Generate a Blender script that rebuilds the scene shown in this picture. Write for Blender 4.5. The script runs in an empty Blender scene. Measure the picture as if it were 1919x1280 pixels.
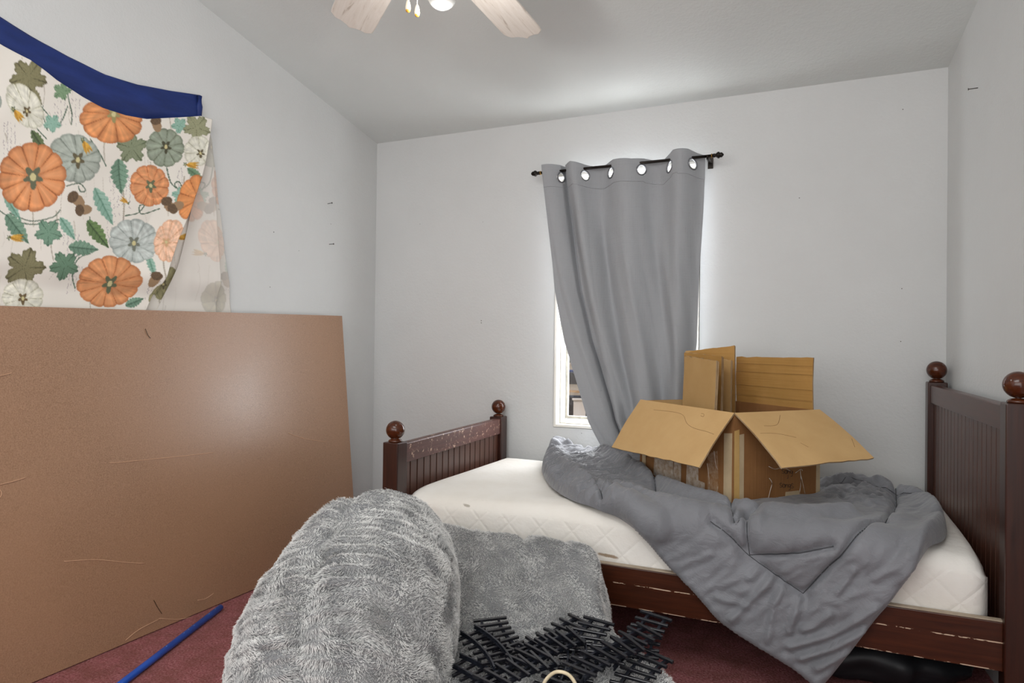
import bpy, bmesh, math, random
import numpy as np
from mathutils import Vector, Matrix, noise

random.seed(7)
rng = np.random.default_rng(7)
SC = bpy.context.scene
COL = SC.collection

# ------------------------------------------------------------------ camera
YAW, PITCH, ROLL = math.radians(24.29), math.radians(0.45), math.radians(0.71)
CAM = Vector((0, 0, 1.065))
FPX, CXP, CYP = 1280.0, 959.5, 640.0


def cam_axes():
    cy, sy = math.cos(YAW), math.sin(YAW)
    f = Vector((-sy, cy, 0)); r = Vector((cy, sy, 0)); u = Vector((0, 0, 1))
    cp, sp = math.cos(PITCH), math.sin(PITCH)
    f, u = f * cp + u * sp, u * cp - f * sp
    cr, sr = math.cos(ROLL), math.sin(ROLL)
    r, u = r * cr + u * sr, u * cr - r * sr
    return r, u, f


RX, UX, FX = cam_axes()
cam_d = bpy.data.cameras.new('camera')
cam_d.sensor_width = 36.0
cam_d.lens = 36.0 * FPX / 1919.0
cam_d.clip_start = 0.02
cam = bpy.data.objects.new('camera', cam_d)
COL.objects.link(cam)
cam.matrix_world = Matrix(((RX.x, UX.x, -FX.x, CAM.x), (RX.y, UX.y, -FX.y, CAM.y),
                           (RX.z, UX.z, -FX.z, CAM.z), (0, 0, 0, 1)))
SC.camera = cam


def P(x, y, X=None, Y=None, Z=None):
    """the point of a real plane (X=.., Y=.. or Z=..) seen at photo position x, y"""
    d = FX + RX * ((x - CXP) / FPX) - UX * ((y - CYP) / FPX)
    if X is not None: t = (X - CAM.x) / d.x
    elif Y is not None: t = (Y - CAM.y) / d.y
    else: t = (Z - CAM.z) / d.z
    return CAM + d * t


# ------------------------------------------------------------------ world, sun, lights, exposure
W = bpy.data.worlds.new('sky'); SC.world = W; W.use_nodes = True
wn = W.node_tree.nodes; wl = W.node_tree.links
bgn = wn['Background']
sky = wn.new('ShaderNodeTexSky')
sky.sky_type = 'NISHITA'; sky.sun_disc = False
sky.sun_elevation = math.radians(55); sky.sun_rotation = math.radians(200)
sky.air_density = 1.0; sky.dust_density = 2.5
wl.new(sky.outputs[0], bgn.inputs[0])
bgn.inputs[1].default_value = 0.16


def light(name, kind, loc, rot, energy, color=(1, 1, 1), size=1.0, size_y=None):
    d = bpy.data.lights.new(name, kind)
    d.energy = energy; d.color = color
    if kind == 'AREA':
        d.shape = 'RECTANGLE'; d.size = size; d.size_y = size_y or size
    elif kind == 'POINT': d.shadow_soft_size = size
    elif kind == 'SUN': d.angle = math.radians(0.6)
    o = bpy.data.objects.new(name, d); COL.objects.link(o)
    o.location = loc; o.rotation_euler = rot
    return o


light('sun', 'SUN', (0, 0, 8), (math.radians(38), 0, math.radians(15)), 0.8, (1, 0.95, 0.88))
# broad soft fill light added behind the camera, without a visible source
light('front_fill_light', 'AREA', (-0.9, -1.25, 1.55), (math.radians(99), 0, 0), 37, (0.985, 0.995, 1.0), 2.9, 1.5)
# soft fill light added overhead so that upward faces come out brighter
light('overhead_fill_light', 'AREA', (-0.75, 0.15, 2.72), (math.radians(28), 0, 0), 34, (0.985, 0.995, 1.0), 1.8, 1.2)
# fill light added by the right wall to lift the hardboard; no doorway is built
light('right_fill_light', 'AREA', (0.70, -0.45, 1.15), (math.radians(90), 0, math.radians(82)), 30, (1.0, 0.995, 0.99), 1.0, 1.9)
# daylight entering at the window, over and beside the curtain
light('window_light', 'AREA', (-0.88, 3.395, 1.34), (math.radians(-90), 0, 0), 40, (0.96, 0.98, 1.0), 0.66, 1.3)

SC.view_settings.view_transform = 'Standard'
SC.view_settings.look = 'None'
SC.view_settings.gamma = 1.0
SC.view_settings.use_curve_mapping = False
SC.view_settings.exposure = 0.0
SC.cycles.max_bounces = 8
SC.cycles.diffuse_bounces = 5
SC.cycles.transparent_max_bounces = 16
SC.cycles.caustics_reflective = False
SC.cycles.caustics_refractive = False
SC.cycles.sample_clamp_indirect = 6.0


# ------------------------------------------------------------------ helpers
def lin(c):
    if isinstance(c, str):
        c = c.lstrip('#'); c = [int(c[i:i + 2], 16) for i in (0, 2, 4)]
    o = []
    for v in c[:3]:
        v = v / 255.0
        o.append(v / 12.92 if v <= 0.04045 else ((v + 0.055) / 1.055) ** 2.4)
    return (*o, 1.0)


class NT:
    def __init__(s, name):
        s.m = bpy.data.materials.new(name); s.m.use_nodes = True
        s.t = s.m.node_tree; s.n = s.t.nodes; s.l = s.t.links
        s.b = s.n['Principled BSDF']

    def node(s, kind, **kw):
        n = s.n.new(kind)
        for k, v in kw.items():
            if k.startswith('i_'):
                key = k[2:]
                n.inputs[int(key) if key.isdigit() else key.replace('_', ' ')].default_value = v
            else: setattr(n, k, v)
        return n

    def link(s, a, b): s.l.new(a, b)

    def coord(s, scale=(1, 1, 1), rot=(0, 0, 0), kind='Object'):
        c = s.node('ShaderNodeTexCoord'); m = s.node('ShaderNodeMapping')
        m.inputs['Scale'].default_value = scale; m.inputs['Rotation'].default_value = rot
        s.link(c.outputs[kind], m.inputs[0]); return m.outputs[0]

    def noise(s, vec, scale, detail=4, rough=0.55, dist=0.0):
        n = s.node('ShaderNodeTexNoise', i_Scale=scale, i_Detail=detail, i_Roughness=rough, i_Distortion=dist)
        s.link(vec, n.inputs['Vector']); return n.outputs['Fac']

    def ramp(s, fac, stops):
        r = s.node('ShaderNodeValToRGB'); e = r.color_ramp.elements
        while len(e) < len(stops): e.new(0.5)
        for el, (p, c) in zip(e, stops): el.position = p; el.color = c
        s.link(fac, r.inputs[0]); return r.outputs[0]

    def mix(s, fac, a, b, blend='MIX'):
        m = s.node('ShaderNodeMix', data_type='RGBA', blend_type=blend)
        for sock, v in ((m.inputs['Factor'], fac), (m.inputs[6], a), (m.inputs[7], b)):
            if hasattr(v, 'is_linked') or isinstance(v, bpy.types.NodeSocket): s.link(v, sock)
            else: sock.default_value = v
        return m.outputs[2]

    def math(s, op, a, b=0.0, c=0.0):
        m = s.node('ShaderNodeMath', operation=op)
        for i, v in enumerate((a, b, c)):
            if isinstance(v, bpy.types.NodeSocket): s.link(v, m.inputs[i])
            else: m.inputs[i].default_value = v
        return m.outputs[0]

    def bump(s, h, strength=0.3, dist=0.01, prev=None):
        b = s.node('ShaderNodeBump', i_Strength=strength, i_Distance=dist)
        s.link(h, b.inputs['Height'])
        if prev is not None: s.link(prev, b.inputs['Normal'])
        s.link(b.outputs[0], s.b.inputs['Normal']); return b.outputs[0]

    def color(s, v):
        if isinstance(v, bpy.types.NodeSocket): s.link(v, s.b.inputs['Base Color'])
        else: s.b.inputs['Base Color'].default_value = v

    def rough(s, v, spec=0.5):
        if isinstance(v, bpy.types.NodeSocket): s.link(v, s.b.inputs['Roughness'])
        else: s.b.inputs['Roughness'].default_value = v
        s.b.inputs['Specular IOR Level'].default_value = spec


def simple(name, c1, c2=None, scale=8, rough=0.6, spec=0.4, bump=0.0, bscale=60, bdist=0.004, metal=0.0, stretch=(1, 1, 1)):
    t = NT(name)
    v = t.coord(stretch)
    if c2: t.color(t.ramp(t.noise(v, scale), [(0.3, lin(c1)), (0.7, lin(c2))]))
    else: t.color(lin(c1))
    t.rough(rough, spec); t.b.inputs['Metallic'].default_value = metal
    if bump: t.bump(t.noise(v, bscale), bump, bdist)
    return t.m


def mesh_obj(name, verts, faces, mat=None, parent=None, smooth=False):
    me = bpy.data.meshes.new(name)
    me.from_pydata([tuple(v) for v in verts], [], faces)
    me.validate(); me.update()
    o = bpy.data.objects.new(name, me); COL.objects.link(o)
    if mat: me.materials.append(mat)
    if smooth: me.polygons.foreach_set('use_smooth', [True] * len(me.polygons))
    if parent:
        o.parent = parent
        if parent.name not in KEEP: o.matrix_parent_inverse = inv_world(parent)
    return o


KEEP = set()


def world_mat(o):
    m = o.matrix_basis.copy()
    if o.parent: m = world_mat(o.parent) @ o.matrix_parent_inverse @ m
    return m


def inv_world(o): return world_mat(o).inverted()


class MB:
    def __init__(s): s.v = []; s.f = []; s.sm = []

    def add(s, vs, fs, smooth=False):
        n = len(s.v); s.v += [Vector(v) for v in vs]
        s.f += [[i + n for i in f] for f in fs]; s.sm += [smooth] * len(fs); return s

    def box(s, a, b, M=None):
        x0, y0, z0 = a; x1, y1, z1 = b
        vs = [Vector(p) for p in ((x0, y0, z0), (x1, y0, z0), (x1, y1, z0), (x0, y1, z0), (x0, y0, z1), (x1, y0, z1), (x1, y1, z1), (x0, y1, z1))]
        if M: vs = [M @ v for v in vs]
        return s.add(vs, [[0, 3, 2, 1], [4, 5, 6, 7], [0, 1, 5, 4], [1, 2, 6, 5], [2, 3, 7, 6], [3, 0, 4, 7]])

    def slab(s, quad, thick, nrm=None):
        q = [Vector(p) for p in quad]
        n = nrm or (q[1] - q[0]).cross(q[3] - q[0]).normalized()
        k = len(q)
        vs = q + [p - n * thick for p in q]
        fs = [list(range(k)), list(range(2 * k - 1, k - 1, -1))]
        for i in range(k):
            j = (i + 1) % k; fs.append([i, i + k, j + k, j])
        return s.add(vs, fs)

    def tube(s, pts, r, seg=10, closed=False):
        pts = [Vector(p) for p in pts]; n = len(pts); vs = []; fs = []
        rr = r if hasattr(r, '__len__') else [r] * n
        up = Vector((0, 0, 1))
        for i, p in enumerate(pts):
            if closed: t = pts[(i + 1) % n] - pts[i - 1]
            else: t = pts[min(i + 1, n - 1)] - pts[max(i - 1, 0)]
            t.normalize()
            a = t.cross(up)
            if a.length < 1e-3: a = t.cross(Vector((1, 0, 0)))
            a.normalize(); b = t.cross(a)
            for k in range(seg):
                an = 2 * math.pi * k / seg
                vs.append(p + (a * math.cos(an) + b * math.sin(an)) * rr[i])
        for i in range(n if closed else n - 1):
            j = (i + 1) % n
            for k in range(seg):
                l = (k + 1) % seg
                fs.append([i * seg + k, j * seg + k, j * seg + l, i * seg + l])
        if not closed:
            fs.append(list(range(seg))); fs.append([(n - 1) * seg + k for k in range(seg - 1, -1, -1)])
        return s.add(vs, fs, True)

    def lathe(s, prof, c, seg=32, M=None):
        vs = []; fs = []; n = len(prof); c = Vector(c)
        for r, z in prof:
            for k in range(seg):
                a = 2 * math.pi * k / seg
                v = Vector((r * math.cos(a), r * math.sin(a), z))
                vs.append(c + (M @ v if M else v))
        for i in range(n - 1):
            for k in range(seg):
                l = (k + 1) % seg
                fs.append([i * seg + k, i * seg + l, (i + 1) * seg + l, (i + 1) * seg + k])
        fs.append([k for k in range(seg - 1, -1, -1)]); fs.append([(n - 1) * seg + k for k in range(seg)])
        return s.add(vs, fs, True)

    def build(s, name, mat, parent=None, bevel=0.0, seg=2, smooth=None):
        o = mesh_obj(name, s.v, s.f, mat, parent)
        o.data.polygons.foreach_set('use_smooth', [(x if smooth is None else smooth) for x in s.sm])
        if bevel:
            b = o.modifiers.new('bevel', 'BEVEL'); b.width = bevel; b.segments = seg; b.limit_method = 'ANGLE'
            b.angle_limit = math.radians(40)
        return o


def empty(name, loc, label=None, cat=None, group=None):
    o = bpy.data.objects.new(name, None); COL.objects.link(o); o.location = loc
    o.empty_display_size = 0.05
    if label: tag(o, label, cat, group)
    return o


def tag(o, label, cat, group=None, kind=None):
    o['label'] = label; o['category'] = cat
    if group: o['group'] = group
    if kind: o['kind'] = kind
    return o


def structure(o): o['kind'] = 'structure'; return o


def interp(pts, t):
    xs = [p[0] for p in pts]; ys = [p[1] for p in pts]
    return np.interp(t, xs, ys)


def smoothstep(a, b, x):
    t = np.clip((x - a) / (b - a), 0, 1); return t * t * (3 - 2 * t)


def seg_dist(px, py, poly):
    """distance of points to a polyline"""
    best = np.full(px.shape, 1e9)
    for (ax, ay), (bx, by) in zip(poly[:-1], poly[1:]):
        dx, dy = bx - ax, by - ay; L = dx * dx + dy * dy + 1e-12
        t = np.clip(((px - ax) * dx + (py - ay) * dy) / L, 0, 1)
        best = np.minimum(best, np.hypot(px - ax - t * dx, py - ay - t * dy))
    return best


def inside(px, py, poly):
    c = np.zeros(px.shape, bool); n = len(poly)
    for i in range(n):
        x0, y0 = poly[i]; x1, y1 = poly[i - 1]
        if y0 == y1: continue
        k = ((y0 > py) != (y1 > py)) & (px < (x1 - x0) * (py - y0) / (y1 - y0) + x0)
        c ^= k
    return c


def catmull(pts, n=8, closed=False):
    out = []; m = len(pts)
    rngi = range(m) if closed else range(m - 1)
    for i in rngi:
        g = (lambda k: pts[k % m]) if closed else (lambda k: pts[max(0, min(m - 1, k))])
        p0, p1, p2, p3 = [np.array(g(i + d), float) for d in (-1, 0, 1, 2)]
        for j in range(n):
            t = j / n
            out.append(tuple(0.5 * (2 * p1 + (p2 - p0) * t + (2 * p0 - 5 * p1 + 4 * p2 - p3) * t * t + (3 * p1 - p0 - 3 * p2 + p3) * t ** 3)))
    if not closed: out.append(tuple(float(c) for c in pts[-1]))
    return out


def nz(x, y, z=0.0): return noise.noise(Vector((x, y, z)))


def nfield(xs, ys, sx, sy, seed=0.0, octv=1):
    o = np.zeros(len(xs))
    for i in range(len(xs)):
        a = 1.0; v = 0.0; kx, ky = sx, sy
        for _ in range(octv):
            v += a * noise.noise(Vector((xs[i] * kx, ys[i] * ky, seed))); a *= 0.5; kx *= 2.1; ky *= 2.1
        o[i] = v
    return o


# ------------------------------------------------------------------ room materials
def wall_mat(name, c1, c2):
    t = NT(name); v = t.coord()
    t.color(t.ramp(t.noise(v, 1.6, 6, 0.6), [(0.3, lin(c1)), (0.7, lin(c2))]))
    t.rough(0.55, 0.3)
    h = t.math('ADD', t.noise(v, 95, 3, 0.6), t.math('MULTIPLY', t.noise(v, 32, 3, 0.5), 0.8))
    t.bump(h, 0.28, 0.004)
    return t.m


M_wall = wall_mat('wall_paint', '#cbcccb', '#d1d2d1')
M_ceil = wall_mat('ceiling_paint', '#d4d8d6', '#dadedc')


def carpet():
    t = NT('carpet'); v = t.coord()
    a = t.noise(v, 130, 4, 0.7); b = t.noise(v, 14, 3, 0.6)
    c = t.ramp(a, [(0.25, lin('#7c4042')), (0.5, lin('#c4797b')), (0.75, lin('#e8b0b0'))])
    c = t.mix(t.ramp(b, [(0.35, (0, 0, 0, 1)), (0.7, (0.55, 0.55, 0.55, 1))]), c, lin('#8a5a4a'))
    t.color(c); t.rough(0.95, 0.1)
    t.bump(a, 1.0, 0.02); return t.m


M_carpet = carpet()

# ------------------------------------------------------------------ room shell
XL, XR, YB, YF = -2.369, 0.473, 3.30, -1.45
SL = 0.194                                   # ceiling slope, rising from the window wall towards the room
ZB = 2.243


def zc(y): return ZB + SL * (YB - y)


XRF = XR + 0.0735 * (YB - YF)                 # the right wall is slightly out of square
WX0, WX1, WZ0, WZ1 = -1.25, -0.520, 0.655, 1.958

structure(mesh_obj('floor', [(XL - .1, YF - .1, 0), (XRF + .1, YF - .1, 0), (XRF + .1, YB + .1, 0), (XL - .1, YB + .1, 0),
                             (XL - .1, YF - .1, -.1), (XRF + .1, YF - .1, -.1), (XRF + .1, YB + .1, -.1), (XL - .1, YB + .1, -.1)],
                   [[0, 1, 2, 3], [7, 6, 5, 4], [0, 4, 5, 1], [1, 5, 6, 2], [2, 6, 7, 3], [3, 7, 4, 0]], M_carpet))
y0, y1 = YF - .1, YB + .1
structure(MB().add([(XL - .1, y0, zc(y0)), (XRF + .1, y0, zc(y0)), (XRF + .1, y1, zc(y1)), (XL - .1, y1, zc(y1)),
                    (XL - .1, y0, zc(y0) + .1), (XRF + .1, y0, zc(y0) + .1), (XRF + .1, y1, zc(y1) + .1), (XL - .1, y1, zc(y1) + .1)],
                   [[3, 2, 1, 0], [4, 5, 6, 7], [0, 1, 5, 4], [1, 2, 6, 5], [2, 3, 7, 6], [3, 0, 4, 7]]).build('ceiling', M_ceil))


def side_wall(name, xa, xb, t):
    # runs from (xa, YB) to (xb, YF), top follows the sloped ceiling
    vs = []
    for dx in (0, t):
        vs += [(xa + dx, YB, 0), (xb + dx, YF, 0), (xb + dx, YF, zc(YF) + .02), (xa + dx, YB, ZB + .02)]
    fs = [[0, 1, 2, 3], [7, 6, 5, 4], [0, 4, 5, 1], [1, 5, 6, 2], [2, 6, 7, 3], [3, 7, 4, 0]]
    return structure(mesh_obj(name, vs, fs, M_wall))


side_wall('wall_left', XL, XL, -.1)
side_wall('wall_right', XR, XRF, .1)
structure(MB().box((XL - .1, YF - .1, 0), (XRF + .1, YF, zc(YF))).build('wall_front', M_wall))
wb = MB()
wb.box((XL - .1, YB, 0), (WX0, YB + .1, ZB + .02)); wb.box((WX1, YB, 0), (XR + .1, YB + .1, ZB + .02))
wb.box((WX0, YB, 0), (WX1, YB + .1, WZ0)); wb.box((WX0, YB, WZ1), (WX1, YB + .1, ZB + .02))
structure(wb.build('wall_back', M_wall))

# window ------------------------------------------------------------
M_vinyl = simple('white_vinyl', '#f1efe9', '#e6e2d8', 5, 0.4, 0.5)
M_grime = simple('sash_metal', '#c9c5ba', '#9c978c', 30, 0.45, 0.5)
win = empty('window_1', ((WX0 + WX1) / 2, YB + .07, WZ0)); structure(win)


def frame_mb(x0, x1, z0, z1, w, ya, yb):
    m = MB()
    m.box((x0, ya, z0), (x0 + w, yb, z1)); m.box((x1 - w, ya, z0), (x1, yb, z1))
    m.box((x0 + w, ya, z0), (x1 - w, yb, z0 + w)); m.box((x0 + w, ya, z1 - w), (x1 - w, yb, z1)); return m


frame_mb(WX0 + .002, WX1 - .002, WZ0 + .002, WZ1 - .002, .014, YB - .006, YB + .06).build('window_trim', M_vinyl, win, .002)
frame_mb(WX0 + .017, WX1 - .017, WZ0 + .017, WZ1 - .017, .026, YB + .05, YB + .085).build('window_frame', M_vinyl, win, .003)
frame_mb(WX0 + .044, WX1 - .044, WZ0 + .044, WZ1 - .044, .012, YB + .058, YB + .078).build('sash', M_grime, win, .002)
MB().box((WX0 + .045, YB + .055, 1.36), (WX1 - .045, YB + .082, 1.40)).build('meeting_rail', M_vinyl, win, .003)
gl = NT('window_glass')
gl.n.remove(gl.b)
tr = gl.node('ShaderNodeBsdfTransparent'); gs = gl.node('ShaderNodeBsdfGlossy', i_Roughness=0.02)
mx = gl.node('ShaderNodeMixShader'); mx.inputs[0].default_value = 0.05
gl.link(tr.outputs[0], mx.inputs[1]); gl.link(gs.outputs[0], mx.inputs[2])
gl.link(mx.outputs[0], gl.n['Material Output'].inputs[0])
MB().box((WX0 + .05, YB + .066, WZ0 + .05), (WX1 - .05, YB + .070, WZ1 - .05)).build('pane', gl.m, win)

# yard outside -----------------------------------------------------
GZ = -0.55
M_yard = simple('yard_dirt', '#a8957a', '#c0ad92', 0.6, 0.95, 0.1)
structure(mesh_obj('yard_ground', [(-45, 4.2, GZ), (25, 4.2, GZ), (25, 70, GZ), (-45, 70, GZ)], [[0, 1, 2, 3]], M_yard))
M_ydark = simple('weathered_dark', '#33302f', '#4a4640', 3, 0.8)
M_ywhite = simple('white_panel', '#efe6da', '#e2d5c4', 3, 0.7)
M_ytan = simple('tan_lumber', '#c9a77e', '#b08d66', 4, 0.8)
M_yblue = simple('blue_tarp', '#31406c', '#41518a', 4, 0.6)


def yard_box(name, px, py, y, w, d, h, rz, mat, label, cat):
    p = P(px, py, Y=y); m = MB(); M = Matrix.Translation((p.x, y, GZ)) @ Matrix.Rotation(rz, 4, 'Z')
    m.box((-w / 2, -d / 2, 0), (w / 2, d / 2, h), M)
    m.box((-w / 2 - .03, -d / 2 - .03, h), (w / 2 + .03, d / 2 + .03, h + .05), M)
    o = m.build(name, mat, None, .01); tag(o, label, cat); return o


yard_box('storage_crate', 1084, 760, 15.6, .60, .5, .40, .15, M_ydark, 'dark crate out in the yard, seen through the gap beside the curtain', 'crate')
yard_box('wall_panel', 1086, 765, 15.0, .28, .05, .40, .45, M_ywhite, 'white panel standing in front of the dark crate in the yard', 'panel')
yard_box('tire_stack', 1070, 712, 29, .9, .9, .45, .1, M_ydark, 'low dark stack farther off in the yard behind the crate', 'stack')
yard_box('tarp_covered_pile', 1067, 704, 35, 1.0, .9, .35, 0, M_yblue, 'blue tarp covered pile far off in the yard', 'pile')
for i, (px, y, w, rz, mt, lb) in enumerate([(1072, 20, .7, .5, M_ydark, 'dark plank lying on yard dirt behind the dark crate'),
                                            (1076, 23.5, .9, -.3, M_ytan, 'tan plank lying farther off behind the dark crate'),
                                            (1094, 14.0, .35, .2, M_ytan, 'short tan plank lying in front of the white yard panel')]):
    p = P(px, 780, Y=y); M = Matrix.Translation((p.x, y, GZ)) @ Matrix.Rotation(rz, 4, 'Z')
    m = MB().box((-w / 2, -.12, 0), (w / 2, .12, .07), M)
    tag(m.build('yard_plank', mt, None, .005), lb, 'plank', 'planks lying in the yard')

# ------------------------------------------------------------------ bed
def wood(name, base, dark, rough=0.32, chip=0.0, along='X'):
    t = NT(name)
    st = {'X': (1.2, 22, 22), 'Z': (22, 22, 1.2), 'Y': (22, 1.2, 22)}[along]
    v = t.coord(st); v0 = t.coord()
    g = t.noise(v, 4, 6, 0.6, 0.4)
    c = t.ramp(g, [(0.25, lin(dark)), (0.7, lin(base))])
    if chip:
        n = t.noise(v0, 48, 6, 0.75)
        k = t.ramp(n, [(0.63 - chip, (0, 0, 0, 1)), (0.66 - chip, (1, 1, 1, 1))])
        c = t.mix(k, c, lin('#c8a993'))
    t.color(c); t.rough(rough, 0.5)
    t.bump(g, 0.06, 0.003); return t


M_wood = wood('dark_cherry_wood', '#4c2615', '#2c130a', 0.3, 0.0, 'X').m
M_woodz = wood('dark_cherry_boards', '#523024', '#372016', 0.33, 0.0, 'Z').m
M_woody = wood('dark_cherry_top', '#4d2a20', '#371a13', 0.3, 0.0, 'Y').m
M_post = wood('dark_cherry_post', '#3d1d12', '#220e08', 0.3, 0.0, 'Z').m
M_worn = wood('worn_cherry_wood', '#5d3730', '#43241e', 0.4, 0.045, 'Y').m
M_ball = wood('cherry_finial', '#55270f', '#351506', 0.16, 0.0, 'X').m


def rail_mat():
    t = wood('chipped_side_rail', '#4b2413', '#2b1208', 0.3, 0.0, 'X')
    c0 = t.b.inputs['Base Color'].links[0].from_socket
    co = t.node('ShaderNodeTexCoord'); sp = t.node('ShaderNodeSeparateXYZ'); t.link(co.outputs['Object'], sp.inputs[0])
    wob = t.noise(t.coord((6, 6, 6)), 1.0, 2)
    z = t.math('ADD', sp.outputs[2], t.math('MULTIPLY', wob, 0.004))
    band = t.math('LESS_THAN', t.math('ABSOLUTE', t.math('SUBTRACT', z, 0.0795)), 0.0016)
    band2 = t.math('LESS_THAN', t.math('ABSOLUTE', t.math('SUBTRACT', z, 0.004)), 0.0016)
    n = t.noise(t.coord((14, 1, 60)), 1.6, 4, 0.7)
    k = t.math('MULTIPLY', t.math('MAXIMUM', band, band2), t.math('GREATER_THAN', n, 0.5))
    spk = t.math('GREATER_THAN', t.noise(t.coord((1, 1, 1.6)), 55, 3, 0.6), 0.745)
    k = t.math('MAXIMUM', k, spk)
    t.color(t.mix(k, c0, lin('#cdb49c'))); return t.m


M_rail = rail_mat()
M_ledge = simple('bare_pine', '#b9aa96', '#9c8c78', 12, 0.6)

BED = empty('bed', (-0.53, 2.73, 0), 'dark cherry wooden bed with ball topped posts standing against the window wall', 'bed')
FY0, FY1 = 2.255, 3.225        # front and back post centres


def post(x, y, zt, zb_c, name='post'):
    h = .0345
    m = MB().box((x - h, y - h, 0), (x + h, y + h, zt)).build(name, M_post, BED, .004)
    r = .0365
    prof = [(0.0, zt)] + [(.026, zt), (.027, zt + .004), (.024, zt + .008), (.019, zt + .011)]
    c = zb_c
    for i in range(1, 20):
        a = -math.pi / 2 + math.pi * i / 20
        rr, zz = r * math.cos(a), c + r * math.sin(a)
        if zz > zt + .012: prof.append((rr, zz))
    prof.append((0.001, c + r))
    MB().lathe([(a, b) for a, b in prof], (x, y, 0), 40).build('ball_finial', M_ball, m)
    return m


post(-1.514, FY0, .688, .734); post(-1.528, FY1, .702, .752)
post(.491, FY0, .930, .979); post(.430, FY1, .944, .992)


def slat_panel(name, xa, ya, xb, yb, z0, z1a, z1b, n, mat, side, thick=.018):
    """beadboard: n vertical boards with grooves between, from (xa,ya) to (xb,yb)"""
    m = MB(); a = Vector((xa, ya, 0)); b = Vector((xb, yb, 0)); d = (b - a); L = d.length; d.normalize()
    nn = Vector((-d.y, d.x, 0)) * side
    for i in range(n):
        t0 = L * i / n + .0032; t1 = L * (i + 1) / n - .0032
        zt = z1a + (z1b - z1a) * (i + .5) / n
        q = [a + d * t0, a + d * t1]
        f = [q[0] + nn * (thick / 2), q[1] + nn * (thick / 2)]; g = [q[0] - nn * (thick / 2), q[1] - nn * (thick / 2)]
        vs = [f[0], f[1], g[1], g[0]]
        vs = [v + Vector((0, 0, z0)) for v in vs] + [v + Vector((0, 0, zt)) for v in vs]
        m.add(vs, [[3, 2, 1, 0], [4, 5, 6, 7], [0, 1, 5, 4], [1, 2, 6, 5], [2, 3, 7, 6], [3, 0, 4, 7]])
    # the thin tongue behind the grooves
    f = nn * (thick / 2 - .0075)
    m.add([a + f + Vector((0, 0, z0)), b + f + Vector((0, 0, z0)), b - f + Vector((0, 0, z0)), a - f + Vector((0, 0, z0)),
           a + f + Vector((0, 0, z1a)), b + f + Vector((0, 0, z1b)), b - f + Vector((0, 0, z1b)), a - f + Vector((0, 0, z1a))],
          [[3, 2, 1, 0], [4, 5, 6, 7], [0, 1, 5, 4], [1, 2, 6, 5], [2, 3, 7, 6], [3, 0, 4, 7]])
    return m.build(name, mat, BED, .0015)


def beam(name, pa, pb, w, h, mat, bevel=.004):
    """beam from pa to pb (top centre line), width w across, height h"""
    a, b = Vector(pa), Vector(pb); d = (b - a); d.z = 0; d.normalize(); n = Vector((-d.y, d.x, 0)) * (w / 2)
    up = Vector((0, 0, -h))
    vs = [a + n + up, b + n + up, b - n + up, a - n + up, a + n, b + n, b - n, a - n]
    return MB().add(vs, [[3, 2, 1, 0], [4, 5, 6, 7], [0, 1, 5, 4], [1, 2, 6, 5], [2, 3, 7, 6], [3, 0, 4, 7]]).build(name, mat, BED, bevel)


# footboard
beam('footboard_top_rail', (-1.505, FY0 + .034, .680), (-1.519, FY1 - .034, .693), .038, .078, M_worn)
slat_panel('footboard_panel', -1.507, FY0 + .034, -1.521, FY1 - .034, .235, .604, .617, 17, M_woodz, -1)
beam('footboard_bottom_rail', (-1.505, FY0 + .034, .300), (-1.519, FY1 - .034, .300), .034, .07, M_woody)
# headboard
beam('headboard_top_rail', (.479, FY0 + .034, .921), (.420, FY1 - .034, .932), .034, .072, M_woody)
slat_panel('headboard_panel', .482, FY0 + .034, .424, FY1 - .034, .20, .851, .862, 19, M_woodz, 1)
beam('headboard_bottom_rail', (.479, FY0 + .034, .30), (.420, FY1 - .034, .30), .034, .08, M_woody)
# side rails, the front one with a pale bare ledge on top
fr = MB().box((-1.48, 0, 0), (.457, .024, .132)).build('side_rail', M_rail, BED, .002)
fr.location = (0, 2.238, .203); fr.matrix_parent_inverse = inv_world(BED)
MB().box((-1.48, 2.244, .3345), (.457, 2.262, .339)).build('rail_ledge', M_ledge, fr)
br = MB().box((-1.49, 0, 0), (.40, .024, .132)).build('side_rail', M_wood, BED, .002)
br.location = (0, 3.225, .203); br.matrix_parent_inverse = inv_world(BED)
MB().box((-1.48, 2.262, .255), (.43, 3.225, .28)).build('slat_deck', M_ledge, BED)

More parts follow.
